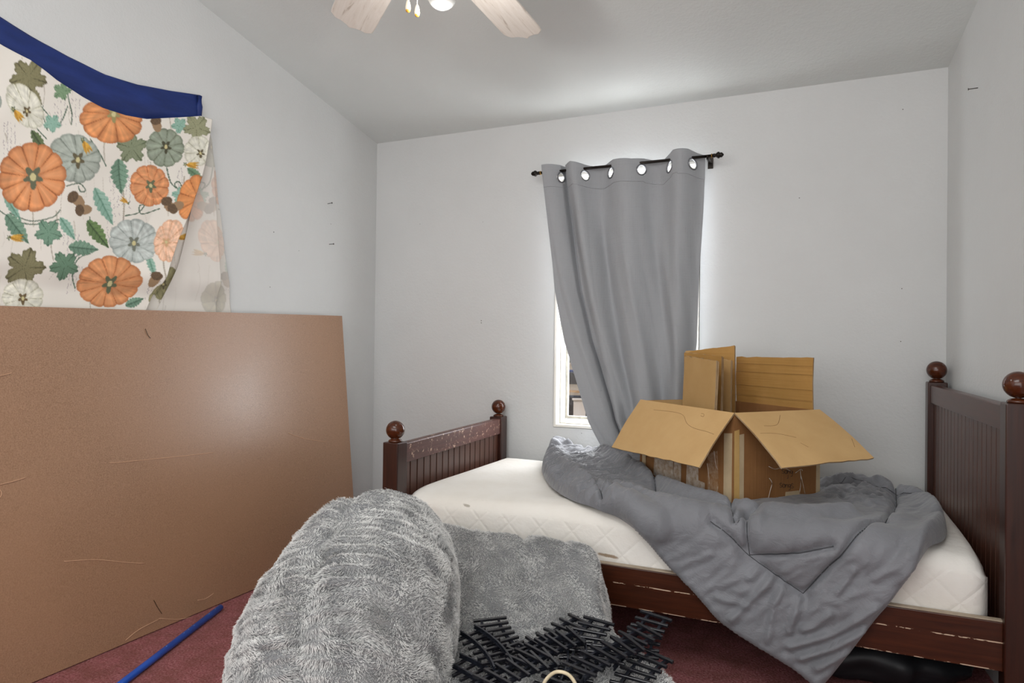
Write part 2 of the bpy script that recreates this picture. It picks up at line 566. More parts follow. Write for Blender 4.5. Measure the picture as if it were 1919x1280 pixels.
# mattress ---------------------------------------------------------
def mattress_mat():
    t = NT('mattress_ticking'); v = t.coord()
    base = t.ramp(t.noise(v, 3.0, 5, 0.6), [(0.3, lin('#e4dfd6')), (0.7, lin('#f0ede7'))])
    # a few worn stains
    st = t.noise(t.coord((2.2, 2.2, 5)), 2.3, 5, 0.7)
    base = t.mix(t.ramp(st, [(0.66, (0, 0, 0, 1)), (0.74, (.5, .5, .5, 1))]), base, lin('#a79a83'))
    co = t.node('ShaderNodeTexCoord'); sp = t.node('ShaderNodeSeparateXYZ'); t.link(co.outputs['Object'], sp.inputs[0])

    def blot(cx, cz, rx, rz_, col, base):
        dx = t.math('DIVIDE', t.math('SUBTRACT', sp.outputs[0], cx), rx)
        n = t.math('MULTIPLY', t.math('SUBTRACT', t.noise(v, 40, 3), 0.5), 1.3)
        dz = t.math('DIVIDE', t.math('SUBTRACT', t.math('SUBTRACT', sp.outputs[2], cz), t.math('MULTIPLY', dx, -.003)), rz_)
        r = t.math('ADD', t.math('SQRT', t.math('ADD', t.math('MULTIPLY', dx, dx), t.math('MULTIPLY', dz, dz))), n)
        return t.mix(t.ramp(r, [(0.6, (.8, .8, .8, 1)), (1.0, (0, 0, 0, 1))]), base, col)
    base = blot(-.655, .357, .045, .007, lin('#8a6c46'), base)
    base = blot(-1.21, .466, .022, .006, lin('#a39c8e'), base)
    t.color(base); t.rough(0.8, 0.2)
    # quilted diamonds on the border
    d = 26.0
    w1 = t.math('ABSOLUTE', t.math('SINE', t.math('MULTIPLY', t.math('ADD', sp.outputs[0], sp.outputs[2]), d)))
    w2 = t.math('ABSOLUTE', t.math('SINE', t.math('MULTIPLY', t.math('SUBTRACT', sp.outputs[0], sp.outputs[2]), d)))
    q = t.math('MINIMUM', w1, w2)
    q = t.math('SMOOTH_MIN', q, .3, .1)
    f = t.math('LESS_THAN', sp.outputs[2], .455)
    hq = t.math('MULTIPLY', q, f)
    b1 = t.bump(hq, 0.38, 0.012)
    t.bump(t.noise(v, 22, 4, .6), 0.25, 0.012, b1)
    return t.m


def build_mattress():
    x0, x1, yf, yb, zb, zt, R = -1.485, .432, 2.272, 3.20, .281, .502, .05
    nx, ns = 90, 14
    prof = [(yf + .01, zb), (yf, zb + .02)] + [(yf, zb + .02 + (zt - R - zb - .02) * i / 8) for i in range(1, 9)]
    prof += [(yf + R - R * math.cos(a), zt - R + R * math.sin(a)) for a in [math.pi / 2 * i / 6 for i in range(1, 7)]]
    prof += [(yf + R + (yb - yf - 2 * R) * i / 26, zt) for i in range(1, 27)]
    prof += [(yb - R + R * math.sin(a), zt - R + R * math.cos(a)) for a in [math.pi / 2 * i / 6 for i in range(1, 7)]]
    prof += [(yb, zb + .02), (yb - .01, zb)]
    vs = []; fs = []; n = len(prof)
    for i in range(nx + 1):
        u = i / nx; x = x0 + (x1 - x0) * u
        e = min(x - x0, x1 - x)
        k = 0.0 if e > R else R - math.sqrt(max(0, R * R - (R - e) ** 2))
        for (y, z) in prof:
            zz, yy = z, y
            if z > zt - R - .001: zz = z - k * .9 * smoothstep(zt - R - .01, zt, z)
            # front edge sags and bulges gently
            if z > zb + .05 and y < yf + .12:
                zz += .006 * math.sin(7 * x + 1) * smoothstep(zb, zt, z); zz -= .012 * smoothstep(zb + .1, zt, z) * (1 - smoothstep(yf, yf + .12, y))
            zz += .005 * nz(x * 3, y * 3, 2) * smoothstep(zt - .03, zt, z)
            if y < yf + .002: yy -= .006 * math.sin(math.pi * (z - zb) / (zt - zb)) + .003 * nz(x * 6, z * 6, 5)
            yy = yy + (k * .6 if yy < 2.7 else -k * .6) * (1 if (yy < yf + .06 or yy > yb - .06) else 0)
            vs.append((x, yy, zz))
    for i in range(nx):
        for j in range(n - 1):
            a = i * n + j; fs.append([a, a + n, a + n + 1, a + 1])
        fs.append([i * n + n - 1, (i + 1) * n + n - 1, (i + 1) * n, i * n])
    fs.append([j for j in range(n)]); fs.append([nx * n + j for j in range(n - 1, -1, -1)])
    o = mesh_obj('mattress', vs, fs, mattress_mat(), None, True)
    return tag(o, 'worn white mattress with quilted diamond sides lying in the wooden bed', 'mattress')


build_mattress()

# ------------------------------------------------------------------ comforter
KB = 1.055
BOXN, BOXL, BOXR, BOXB = Vector((-.25, 2.30)) * KB, Vector((-.645, 2.67)) * KB, Vector((0, 2.57)) * KB, Vector((-.395, 2.94)) * KB


def comforter_mat():
    t = NT('grey_comforter'); v = t.coord()
    t.color(t.ramp(t.noise(v, 4, 4), [(0.3, lin('#6e6f73')), (0.7, lin('#7c7d82'))]))
    t.rough(0.55, 0.35); t.b.inputs['Sheen Weight'].default_value = 0.25
    a = t.noise(t.coord((10, 22, 14), (0, 0, .7)), 1.6, 5, 0.65, 0.8)
    b1 = t.bump(a, 0.4, 0.014)
    t.bump(t.noise(v, 420, 2), 0.1, 0.001, b1)
    return t.m


ZT = .512; YE = 2.240


def to_s(x, y):
    p = P(x, y, Z=.545)
    if p.y > YE: return (p.x * min(1, 3.19 / p.y), min(p.y, 3.19))
    p = P(x, y, Y=2.215)
    return (p.x, YE - (ZT - p.z))


def build_comforter():
    out_px = [(1062, 838), (1035, 840), (1018, 856), (1014, 872), (1030, 898), (1068, 922), (1108, 948), (1150, 966), (1188, 990), (1215, 1018),
              (1250, 1058), (1300, 1108), (1345, 1158), (1390, 1190), (1440, 1220), (1490, 1252), (1532, 1284), (1552, 1270), (1580, 1236), (1606, 1204),
              (1640, 1160), (1668, 1128), (1702, 1082), (1738, 1032), (1768, 996), (1776, 976), (1764, 952), (1740, 934), (1700, 920), (1640, 910), (1560, 904)]
    poly = [to_s(*p) for p in out_px]
    # the hidden back boundary along the wall, behind the box
    poly += [(-.15, 3.16), (-.5, 3.17), (-.85, 3.18), (-1.02, 3.17)]
    poly = catmull(poly, 5, True)
    bx = [(p.x, p.y) for p in (BOXN, BOXR, BOXB, BOXL)]
    st = .0065
    px_ = np.array(poly); xs = np.arange(px_[:, 0].min() - st, px_[:, 0].max() + 2 * st, st); ss = np.arange(px_[:, 1].min() - st, px_[:, 1].max() + 2 * st, st)
    GX, GS = np.meshgrid(xs, ss, indexing='ij'); shp = GX.shape
    gx, gs = GX.ravel().copy(), GS.ravel().copy()
    cin = inside((GX[:-1, :-1] + st / 2).ravel(), (GS[:-1, :-1] + st / 2).ravel(), poly).reshape(shp[0] - 1, shp[1] - 1)
    idx = np.arange(gx.size).reshape(shp)
    fs = []; cnt = np.zeros(gx.size, int)
    for i, j in zip(*np.nonzero(cin)):
        q = [idx[i, j], idx[i + 1, j], idx[i + 1, j + 1], idx[i, j + 1]]; fs.append(q)
        for k in q: cnt[k] += 1
    used = np.nonzero(cnt)[0]; bnd = np.nonzero((cnt > 0) & (cnt < 4))[0]
    cl = poly + [poly[0]]
    for k in bnd:                                   # snap the border onto the outline
        best = None
        for (ax, ay), (cx, cy) in zip(cl[:-1], cl[1:]):
            dx, dy = cx - ax, cy - ay; L = dx * dx + dy * dy + 1e-12
            t = min(1, max(0, ((gx[k] - ax) * dx + (gs[k] - ay) * dy) / L)); qx, qy = ax + t * dx, ay + t * dy
            d = (gx[k] - qx) ** 2 + (gs[k] - qy) ** 2
            if best is None or d < best[0]: best = (d, qx, qy)
        gx[k], gs[k] = best[1], best[2]
    x, s = gx[used], gs[used]
    de = seg_dist(x, s, cl)
    R = lambda pts: [to_s(*p) for p in pts]
    hang = smoothstep(YE + .03, YE - .08, s)
    h = .036 + .004 * nfield(x, s, 5, 5, 1.0, 2)

    def ridge(pts, hh, w):
        d = seg_dist(x, s, catmull(R(pts), 5)); return hh * np.exp(-(d / w) ** 2)
    rs = ridge([(1120, 850), (1185, 888), (1262, 925), (1340, 948), (1420, 963), (1500, 974), (1590, 970)], .040, .034)
    rs = np.maximum(rs, ridge([(1160, 925), (1250, 955), (1330, 975), (1420, 990)], .030, .036))
    rs = np.maximum(rs, ridge([(1035, 858), (1070, 895), (1120, 925), (1180, 958), (1240, 985)], .036, .034))
    rs = np.maximum(rs, ridge([(1030, 850), (1050, 846), (1075, 850)], .055, .06))
    rs = np.maximum(rs, ridge([(1110, 850), (1150, 856), (1190, 862)], .04, .05))
    rs = np.maximum(rs, ridge([(1768, 975), (1745, 1015), (1705, 1070)], .022, .03))
    rs = np.maximum(rs, ridge([(1560, 912), (1650, 916), (1730, 936), (1765, 965)], .030, .04))
    rs = np.maximum(rs, ridge([(1440, 1000), (1520, 1005), (1600, 990), (1680, 975)], .022, .045))
    h += rs
    # quilting seams
    SEAMS = ([(1330, 985), (1370, 1005), (1402, 1036), (1450, 1070), (1505, 1108)], [(1505, 1108), (1560, 1050), (1612, 1008), (1657, 984)],
              [(1396, 974), (1404, 1036)], [(1404, 1036), (1480, 1031), (1562, 1024)], [(1362, 940), (1376, 966), (1396, 974), (1440, 962), (1482, 955)],
              [(1222, 896), (1226, 912), (1232, 936)], [(1100, 905), (1120, 945)], [(1657, 984), (1680, 945), (1678, 915)], [(1548, 918), (1620, 915), (1740, 938)])
    for g in SEAMS:
        d = seg_dist(x, s, R(g)); h -= .024 * np.exp(-(d / .0065) ** 2) + .010 * np.exp(-(d / .032) ** 2)
    # creases fanning from the seam corner, streaks down the hanging corner
    for g, a in (([(1450, 1072), (1415, 1110), (1372, 1150)], .008), ([(1500, 1112), (1490, 1140), (1480, 1172)], .008), ([(1425, 1052), (1405, 1075)], .006),
                 ([(1555, 1140), (1520, 1165), (1505, 1170)], .008), ([(1470, 1085), (1450, 1130), (1440, 1190)], .006), ([(1330, 1030), (1280, 1050)], .004),
                 ([(1640, 1130), (1560, 1180), (1480, 1200)], .009), ([(1620, 1175), (1560, 1205), (1500, 1222)], .009), ([(1590, 1215), (1530, 1240)], .008),
                 ([(1600, 1060), (1570, 1100)], .006), ([(1700, 1040), (1640, 1075)], .006), ([(1345, 1110), (1400, 1125)], .005)):
        d = seg_dist(x, s, R(g)); h += 1.1 * a * np.exp(-(d / .007) ** 2) - a * .6 * np.exp(-((d - .02) / .010) ** 2)
    # bunched folds on the left, ruffles on the right behind the box
    lf = smoothstep(-.45, -.75, x) * (1 - hang)
    h += lf * .024 * (1 - np.abs(nfield(x + .8 * s, s - .8 * x, 6, 20, 3.0, 3)) * 2)
    rf = smoothstep(-.02, .05, x) * smoothstep(.30, .18, x) * smoothstep(2.50, 2.62, s)
    h += rf * .020 * (1 - 2 * np.abs(nfield(x, s, 17, 15, 8.0, 2)))
    h += .0025 * (1 - 3 * np.abs(nfield(x + s, s - x, 7, 24, 5.0, 2))) + hang * .0045 * nfield(x + .6 * s, s - .5 * x, 6, 24, 9.0, 2)
    # pressed flat under the carton
    m = inside(x, s, bx); db = seg_dist(x, s, bx + [bx[0]])
    h = np.where(m, np.minimum(h, .008), h)
    h = np.where(~m & (db < .012), np.minimum(h, .008 + (db / .012) * .07), h)
    # rounded hem
    h = np.maximum(h, .006)
    w = .026; k = np.clip(1 - de / w, 0, 1); h = h * np.sqrt(np.maximum(0.0, 1 - k * k)) + .003
    rho = .051; a = .04

    def place(xx, sv, hv):
        t = sv - YE
        if t > a: b = (YE + rho + t - a, ZT); n = (0, 1)
        elif t < -a: b = (YE, ZT - rho - (-a - t)); n = (-1, 0)
        else:
            ph = (a - t) / (2 * a) * math.pi / 2
            b = (YE + rho - rho * math.sin(ph), ZT - rho + rho * math.cos(ph)); n = (-math.sin(ph), math.cos(ph))
        fl = 0.0 if t > -a else .10 * max(0, -t - .12)       # hangs slightly away from the rail
        return (xx, b[0] + n[0] * hv - fl * .35, b[1] + n[1] * hv)
    n = len(x); remap = -np.ones(gx.size, int); remap[used] = np.arange(n)
    top = [place(x[i], s[i], h[i]) for i in range(n)]
    bot = [place(x[i], s[i], .0025) for i in range(n)]
    F = []; ed = {}
    for q in fs:
        q = [int(remap[k]) for k in q]; F.append(q); F.append([k + n for k in reversed(q)])
        for u, v in zip(q, q[1:] + q[:1]):
            if (v, u) in ed: del ed[(v, u)]
            else: ed[(u, v)] = 1
    for u, v in ed: F.append([v, u, u + n, v + n])
    o = mesh_obj('comforter', top + bot, F, comforter_mat(), None, True)
    thread = simple('dark_thread', '#37383b', None, 8, .7)
    for g in SEAMS:
        line = []
        for (ax, ay) in catmull(R(g), 12):
            k = np.argpartition((x - ax) ** 2 + (s - ay) ** 2, 4)[:4]
            line.append(place(ax, ay, float(h[k].mean()) + .0004))
        MB().tube(line, .0011, 6).build('stitching', thread, o)
    return tag(o, 'rumpled grey quilted comforter spread over the mattress with one corner hanging down', 'comforter')


build_comforter()

# ------------------------------------------------------------------ cardboard box
def card_mat(name, c1, c2, flute='Z', fl=0.25):
    t = NT(name); v = t.coord()
    t.color(t.ramp(t.noise(v, 7, 5, 0.6), [(0.3, lin(c1)), (0.7, lin(c2))]))
    t.rough(0.75, 0.2)
    if flute == 'Z': vv = t.coord((160, 160, 2))
    elif flute == 'H': vv = t.coord((2, 2, 130))
    else: vv = t.coord((8, 8, 8))
    b1 = t.bump(t.noise(vv, 1.0, 2), fl, 0.003)
    t.bump(t.noise(v, 12, 3), 0.15, 0.008, b1)
    return t.m


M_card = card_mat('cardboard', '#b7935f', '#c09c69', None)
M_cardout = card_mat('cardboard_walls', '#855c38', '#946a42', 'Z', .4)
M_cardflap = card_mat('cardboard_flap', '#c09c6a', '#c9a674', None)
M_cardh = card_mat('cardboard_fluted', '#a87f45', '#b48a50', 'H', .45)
M_edge = card_mat('cardboard_cut_edge', '#7e6244', '#b8a283', 'Z', .6)
M_tapeclear = simple('clear_tape', '#a88f74', '#cfc6ba', 60, 0.18, 0.6, 0.6, 50, .004)
M_tapetan = simple('tan_tape', '#b7a283', '#c9b593', 20, 0.35, 0.5, 0.2, 40, .002)
M_tapegold = simple('bare_corner_paper', '#bf9a5c', '#cfac70', 16, 0.6, 0.3)
M_ink = simple('marker_ink', '#1d1a1c', None, 8, 0.6)

ZB0, ZB1 = .522, 1.065 - .205 * KB
BOX = empty('cardboard_box', (-.32, 2.62, ZB0), 'open brown cardboard box with spread flaps standing on the grey comforter', 'box')
v3 = lambda p, z: Vector((p.x, p.y, z))


def box_wall(mb, a, b, nrm):
    n = Vector((nrm.x, nrm.y, 0)).normalized()
    mb.slab([v3(a, ZB0), v3(b, ZB0), v3(b, ZB1), v3(a, ZB1)], .005, n)


nA = Vector((-.68, -.733)); nA.normalize(); nB = Vector((.733, -.68)); nB.normalize()
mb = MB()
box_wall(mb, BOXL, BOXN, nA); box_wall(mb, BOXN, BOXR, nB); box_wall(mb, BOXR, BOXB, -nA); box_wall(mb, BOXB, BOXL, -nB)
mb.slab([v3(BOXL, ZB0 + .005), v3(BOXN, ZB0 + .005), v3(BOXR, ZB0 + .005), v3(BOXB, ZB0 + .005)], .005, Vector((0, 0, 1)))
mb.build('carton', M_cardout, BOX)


def flap(hA, hB, oB, oA, name='flap', mat=None, bend=.006, nu=14, nv=8, wob=.004, seed=0.0, thick=.005):
    """hinge hA-hB, outer edge oA-oB; slightly curled board with thickness"""
    vs = []; fs = []
    n = (hB - hA).cross(oA - hA).normalized()
    if n.z < 0: n = -n
    for i in range(nu + 1):
        for j in range(nv + 1):
            u, v = i / nu, j / nv
            p = (hA * (1 - u) + hB * u) * (1 - v) + (oA * (1 - u) + oB * u) * v
            p = p + n * (bend * math.sin(math.pi * v) + wob * nz(u * 3 + seed, v * 3, seed) * v)
            if v == 1: p = p + (oA - hA).normalized() * (.004 * nz(u * 9, seed, 3))
            vs.append(p)
    m = len(vs); vs += [p - n * thick for p in vs]
    g = lambda i, j: i * (nv + 1) + j
    for i in range(nu):
        for j in range(nv):
            q = [g(i, j), g(i + 1, j), g(i + 1, j + 1), g(i, j + 1)]; fs.append(q); fs.append([k + m for k in reversed(q)])
    for i in range(nu):
        for j in (0, nv):
            fs.append([g(i, j), g(i, j) + m, g(i + 1, j) + m, g(i + 1, j)])
    for j in range(nv):
        for i in (0, nu):
            fs.append([g(i, j), g(i, j + 1), g(i, j + 1) + m, g(i, j) + m])
    bm = bmesh.new(); me = bpy.data.meshes.new(name); me.from_pydata([tuple(p) for p in vs], [], fs)
    nf = 2 * nu * nv
    me.polygons.foreach_set('material_index', [0 if k < nf else 1 for k in range(len(me.polygons))])
    bm.from_mesh(me); bmesh.ops.recalc_face_normals(bm, faces=bm.faces); bm.to_mesh(me); bm.free()
    o = bpy.data.objects.new(name, me); COL.objects.link(o); me.materials.append(mat or M_cardflap); me.materials.append(M_edge)
    return o


def to_box(o, parent=BOX): o.parent = parent; o.matrix_parent_inverse = inv_world(parent); return o


def outer(a, nn, px, py):
    """point seen at px,py lying in the vertical plane through a along direction nn"""
    d = FX + RX * ((px - CXP) / FPX) - UX * ((py - CYP) / FPX)
    q = Vector((-nn.y, nn.x)); t = (q.x * (a.x - CAM.x) + q.y * (a.y - CAM.y)) / (q.x * d.x + q.y * d.y)
    return CAM + d * t


oN = outer(BOXN, nA, 1310, 876); oL = outer(BOXL, nA, 1146, 838)
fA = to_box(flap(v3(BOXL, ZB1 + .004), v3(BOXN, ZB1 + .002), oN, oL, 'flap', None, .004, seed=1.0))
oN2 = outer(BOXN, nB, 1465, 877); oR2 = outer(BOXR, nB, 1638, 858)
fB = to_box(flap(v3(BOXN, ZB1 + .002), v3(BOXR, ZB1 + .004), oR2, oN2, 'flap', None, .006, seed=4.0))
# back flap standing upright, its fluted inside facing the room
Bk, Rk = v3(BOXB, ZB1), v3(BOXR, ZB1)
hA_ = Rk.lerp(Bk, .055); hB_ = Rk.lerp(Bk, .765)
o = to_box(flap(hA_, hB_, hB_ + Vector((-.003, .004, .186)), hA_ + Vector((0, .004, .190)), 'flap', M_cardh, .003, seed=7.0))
o['label'] = 'upright fluted flap'; o_up = o
# fourth flap folded down inside the back left wall
Lk = v3(BOXL, ZB1)
to_box(flap(Bk + v3(nB, 0) * .006, Lk + v3(nB, 0) * .006, Lk + v3(nB, 0) * .013 + Vector((0, 0, -.16)), Bk + v3(nB, 0) * .013 + Vector((0, 0, -.16)), 'flap', None, .003, seed=9.0))


def on_face(a, b, nrm, pts, off):
    """photo positions on a wall of the carton, lifted off its skin by off"""
    n = Vector((nrm.x, nrm.y, 0)); out = []
    for px, py in pts:
        d = FX + RX * ((px - CXP) / FPX) - UX * ((py - CYP) / FPX)
        t = (n.x * (a.x - CAM.x) + n.y * (a.y - CAM.y)) / (n.x * d.x + n.y * d.y)
        out.append(CAM + d * t + n * off)
    return out


def patch(name, face, pts, mat, off=.0016, thick=.0012):
    a, nrm = (BOXN, nA) if face == 'A' else (BOXN, nB)
    q = on_face(a, None, nrm, pts, off)
    return to_box_mb(MB().slab(q, thick, Vector((nrm.x, nrm.y, 0))), name, mat)


def to_box_mb(m, name, mat): return m.build(name, mat, BOX)


patch('packing_tape', 'A', [(1227, 850), (1262, 856), (1262, 905), (1225, 890)], M_tapeclear)
patch('packing_tape', 'A', [(1264, 858), (1277, 860), (1276, 910), (1262, 906)], M_tapeclear)
patch('packing_tape', 'A', [(1288, 866), (1309, 868), (1309, 900), (1321, 905), (1321, 918), (1286, 912)], M_tapeclear)
patch('packing_tape', 'A', [(1327, 850), (1345, 845), (1347, 928), (1326, 922)], simple('smeared_tape', '#94693f', '#b4977a', 70, .25, .6))
patch('corner_tape', 'A', [(1357.5, 812), (1372.5, 812), (1371, 960), (1356, 955)], M_tapetan)
patch('corner_tape', 'A', [(1204, 845), (1210.5, 847), (1210.5, 910), (1204, 908)], M_tapetan)
patch('corner_tape', 'B', [(1376, 808), (1385, 805), (1385, 965), (1375, 962)], M_tapegold, .002)
patch('corner_tape', 'B', [(1385.5, 815), (1394, 813), (1393, 966), (1385.5, 966)], M_tapetan)
patch('corner_tape', 'B', [(1530, 850), (1536, 850), (1536, 958), (1528, 958)], M_tapetan)
patch('torn_label', 'B', [(1472, 922), (1497, 919), (1500, 972), (1448, 972), (1450, 946), (1470, 942)], M_tapetan)
# shrivelled strips of clear tape
for pts in ([(1437, 943), (1443, 918), (1446, 905), (1441, 896)], [(1499, 880), (1500, 905), (1498, 925), (1504, 938)], [(1440, 874), (1452, 879), (1466, 876), (1480, 882)],
            [(1500, 890), (1508, 925)], [(1490, 886), (1500, 879), (1503, 882)]):
    m = MB().tube(on_face(BOXN, None, nB, catmull(pts, 4), .002), .0012, 6); m.build('tape_strand', M_tapeclear, BOX)
for pts in ([(1326, 868), (1330, 905), (1327, 935)], [(1339, 845), (1342, 870), (1346, 880)], [(1346, 912), (1341, 935)]):
    m = MB().tube(on_face(BOXN, None, nA, catmull(pts, 4), .002), .0012, 6); m.build('tape_strand', M_tapeclear, BOX)
# felt pen handwriting
def glyphs(word, x, y, sc, slope):
    G = {'s': [[(5, 0), (2, -1), (0, 1), (2, 4), (5, 5), (4, 8), (0, 8)]], 'o': [[(4, 1), (1, 1), (0, 4), (1, 8), (4, 8), (5, 4), (4, 1), (6, 2)]],
         'n': [[(0, 1), (0, 8), (1, 3), (4, 1), (5, 8)]], 'g': [[(4, 1), (1, 1), (0, 4), (2, 7), (4, 5), (5, 1), (4, 12), (1, 13)]],
         ',': [[(2, 0), (2, 6), (0, 9)]]}
    out = []
    for ch in word:
        for st in G[ch]: out.append([(x + px * sc, y + py * sc + slope * px * sc) for px, py in st])
        x += 6.2 * sc; y += slope * 6.2 * sc
    return out


ink = MB()
for st in glyphs('song', 1465, 880, .85, .08) + glyphs(',', 1475, 890, .8, 0) + glyphs('songs', 1461, 906, .86, .06):
    ink.tube(on_face(BOXN, None, nB, catmull(st, 3), .0008), .0007, 5)
ink.build('handwriting', M_ink, BOX)

M_crease = simple('crease', '#7d5c34', None, 8, .8)
M_crease2 = simple('soft_crease', '#96713c', None, 8, .8)
def crease(flap_o, pts3, r=.0008, mat=None): MB().tube(pts3, r, 5).build('crease', mat or M_crease, flap_o)


upf = o_up
for zz, wv in ((.070, 0), (.126, 1), (.160, 0), (.030, 1)):
    crease(upf, [hA_.lerp(hB_, t) + Vector((0, 0, zz + .002 * nz(t * 5, zz * 40))) + v3(nA, 0) * .0052 for t in [k / 12 for k in range(13)]], .0006, M_crease2)
from mathutils.bvhtree import BVHTree


def on_mesh(o, pts, off=.0004):
    bv = BVHTree.FromPolygons([v.co.copy() for v in o.data.vertices], [list(p.vertices) for p in o.data.polygons]); out = []
    for px, py in pts:
        d = FX + RX * ((px - CXP) / FPX) - UX * ((py - CYP) / FPX)
        hit, n, _, _ = bv.ray_cast(CAM, d)
        if hit: out.append(hit - d.normalized() * off)
    return out


for fo, lines in ((fA, ([(1225, 768), (1262, 772), (1280, 778), (1287, 793), (1300, 802), (1325, 809), (1338, 814)], [(1314, 775), (1319, 776), (1318, 781), (1313, 779)])),
                  (fB, ([(1425, 812), (1450, 812), (1470, 815), (1492, 820)], [(1500, 830), (1515, 838)], [(1590, 806), (1602, 838)], [(1432, 798), (1456, 796), (1462, 778)]))):
    for pts in lines:
        q = on_mesh(fo, catmull(pts, 4))
        if len(q) > 2: crease(fo, q, .0006)

# flattened cartons standing in the box
def sheet(label, pl, pr, zl, zr, zbl, thick, mat, lean=(0, 0)):
    """board between plan points pl and pr, top heights zl, zr"""
    pl, pr = (pl[0] * KB, pl[1] * KB), (pr[0] * KB, pr[1] * KB); zl, zr = 1.065 - (1.065 - zl) * KB, 1.065 - (1.065 - zr) * KB
    a, b = Vector((pl[0], pl[1], zbl)), Vector((pr[0], pr[1], zbl)); d = (b - a).normalized(); n = Vector((d.y, -d.x, 0))
    lv = Vector((lean[0], lean[1], 0))
    ta, tb = Vector((pl[0], pl[1], zl)) + lv, Vector((pr[0], pr[1], zr)) + lv * .8
    root = empty('flattened_carton', (a + b) / 2, label, 'cardboard', 'flattened cartons in the box')
    nl = max(2, int(round(thick / .005)))
    for k in range(nl):
        o = flap(a - n * (.005 * k), b - n * (.005 * k), tb - n * (.006 * k) + Vector((0, 0, -.004 * (k % 2))), ta - n * (.006 * k) + Vector((0, 0, .004 * (k % 2))),
                 'panel', mat if k == 0 else M_card, .001, 12, 10, .003, seed=pl[0] * 50 + k * 3, thick=.0046)
        o.parent = root; o.matrix_parent_inverse = inv_world(root)
    return root


sheet('flattened carton piece nearest the front, smooth plain face, left in the open box', (-.492, 2.700), (-.338, 2.462), 1.036, 1.026, .60, .010, M_card, (.012, -.004))
sheet('flattened carton piece second from the front with a rounded corner, in the open box', (-.492, 2.752), (-.327, 2.580), 1.050, 1.040, .60, .010, M_cardh)
sheet('narrow flattened carton piece between the rounded one and the tallest one', (-.470, 2.775), (-.305, 2.672), 1.028, 1.026, .60, .010, M_card)
sheet('tallest flattened carton piece with a frayed sloping top edge, in the open box', (-.488, 2.800), (-.293, 2.745), 1.052, 1.082, .60, .010, M_cardh, (-.008, .0))

# ------------------------------------------------------------------ curtain and rod
YR, ZROD = 3.205, 1.976
ROD_A, ROD_B = P(1010, 324.5, Y=YR), P(1338, 291.5, Y=YR)
M_iron = simple('black_iron', '#17130f', '#241c16', 20, 0.35, 0.5, 0, 60, .004, .6)
M_brass = simple('brass_ring', '#8a6a35', None, 8, 0.35, 0.5, 0, 60, .004, .8)
rodt = empty('curtain_rod', (ROD_A + ROD_B) / 2, 'thin dark metal curtain rod with turned finials fixed above the window', 'curtain rod')
MB().tube([ROD_A, ROD_B], .0068, 14).build('rod', M_iron, rodt)
for p, sx in ((ROD_A, -1), (ROD_B, 1)):
    M = Matrix.Rotation(math.pi / 2 * sx, 3, 'Y')
    f = MB().lathe([(.0, -.004), (.009, -.004), (.009, .004), (.007, .006), (.010, .011), (.015, .017), (.015, .023), (.010, .027), (.012, .031), (.010, .036), (.004, .042), (.001, .043)],
                   p, 20, M).build('finial', M_iron, rodt)
    MB().lathe([(.0, -.012), (.0095, -.012), (.0095, -.007), (.0, -.007)], p, 18, M).build('collar', M_brass, f)
for px in (1021, 1326):
    q = P(px, 300, Y=YR); q = Vector((q.x, YR, ZROD)); zr = ROD_A.z + (ROD_B.z - ROD_A.z) * (q.x - ROD_A.x) / (ROD_B.x - ROD_A.x)
    m = MB().box((q.x - .006, YR, zr - .014), (q.x + .006, YB + .001, zr - .006)); m.box((q.x - .012, YB - .006, zr - .035), (q.x + .012, YB + .001, zr + .02))
    m.tube([(q.x, YR, zr - .012), (q.x, YR - .009, zr - .006), (q.x, YR - .010, zr + .004)], .003, 8)
    m.build('bracket', M_iron, rodt, .001)


def curtain_mat():
    t = NT('grey_curtain_linen')
    a = t.noise(t.coord((420, 1, 10)), 1.0, 3, .6); b = t.noise(t.coord((10, 1, 420)), 1.0, 3, .6)
    w = t.math('ADD', a, b)
    t.color(t.ramp(w, [(0.35, lin('#707275')), (0.62, lin('#8d8f92'))] if False else [(0.15, lin('#66686b')), (0.85, lin('#a5a7aa'))]))
    t.rough(0.85, 0.15)
    t.bump(w, 0.5, 0.002)
    tl = t.node('ShaderNodeBsdfTranslucent'); tl.inputs[0].default_value = lin('#8f949a')
    mx = t.node('ShaderNodeMixShader'); mx.inputs[0].default_value = 0.07
    t.link(t.b.outputs[0], mx.inputs[1]); t.link(tl.outputs[0], mx.inputs[2]); t.link(mx.outputs[0], t.n['Material Output'].inputs[0])
    return t.m


M_curt = curtain_mat()
M_grom = simple('grommet_grey_metal', '#77797d', '#8b8d92', 20, 0.35, 0.5, 0, 60, .004, .7)


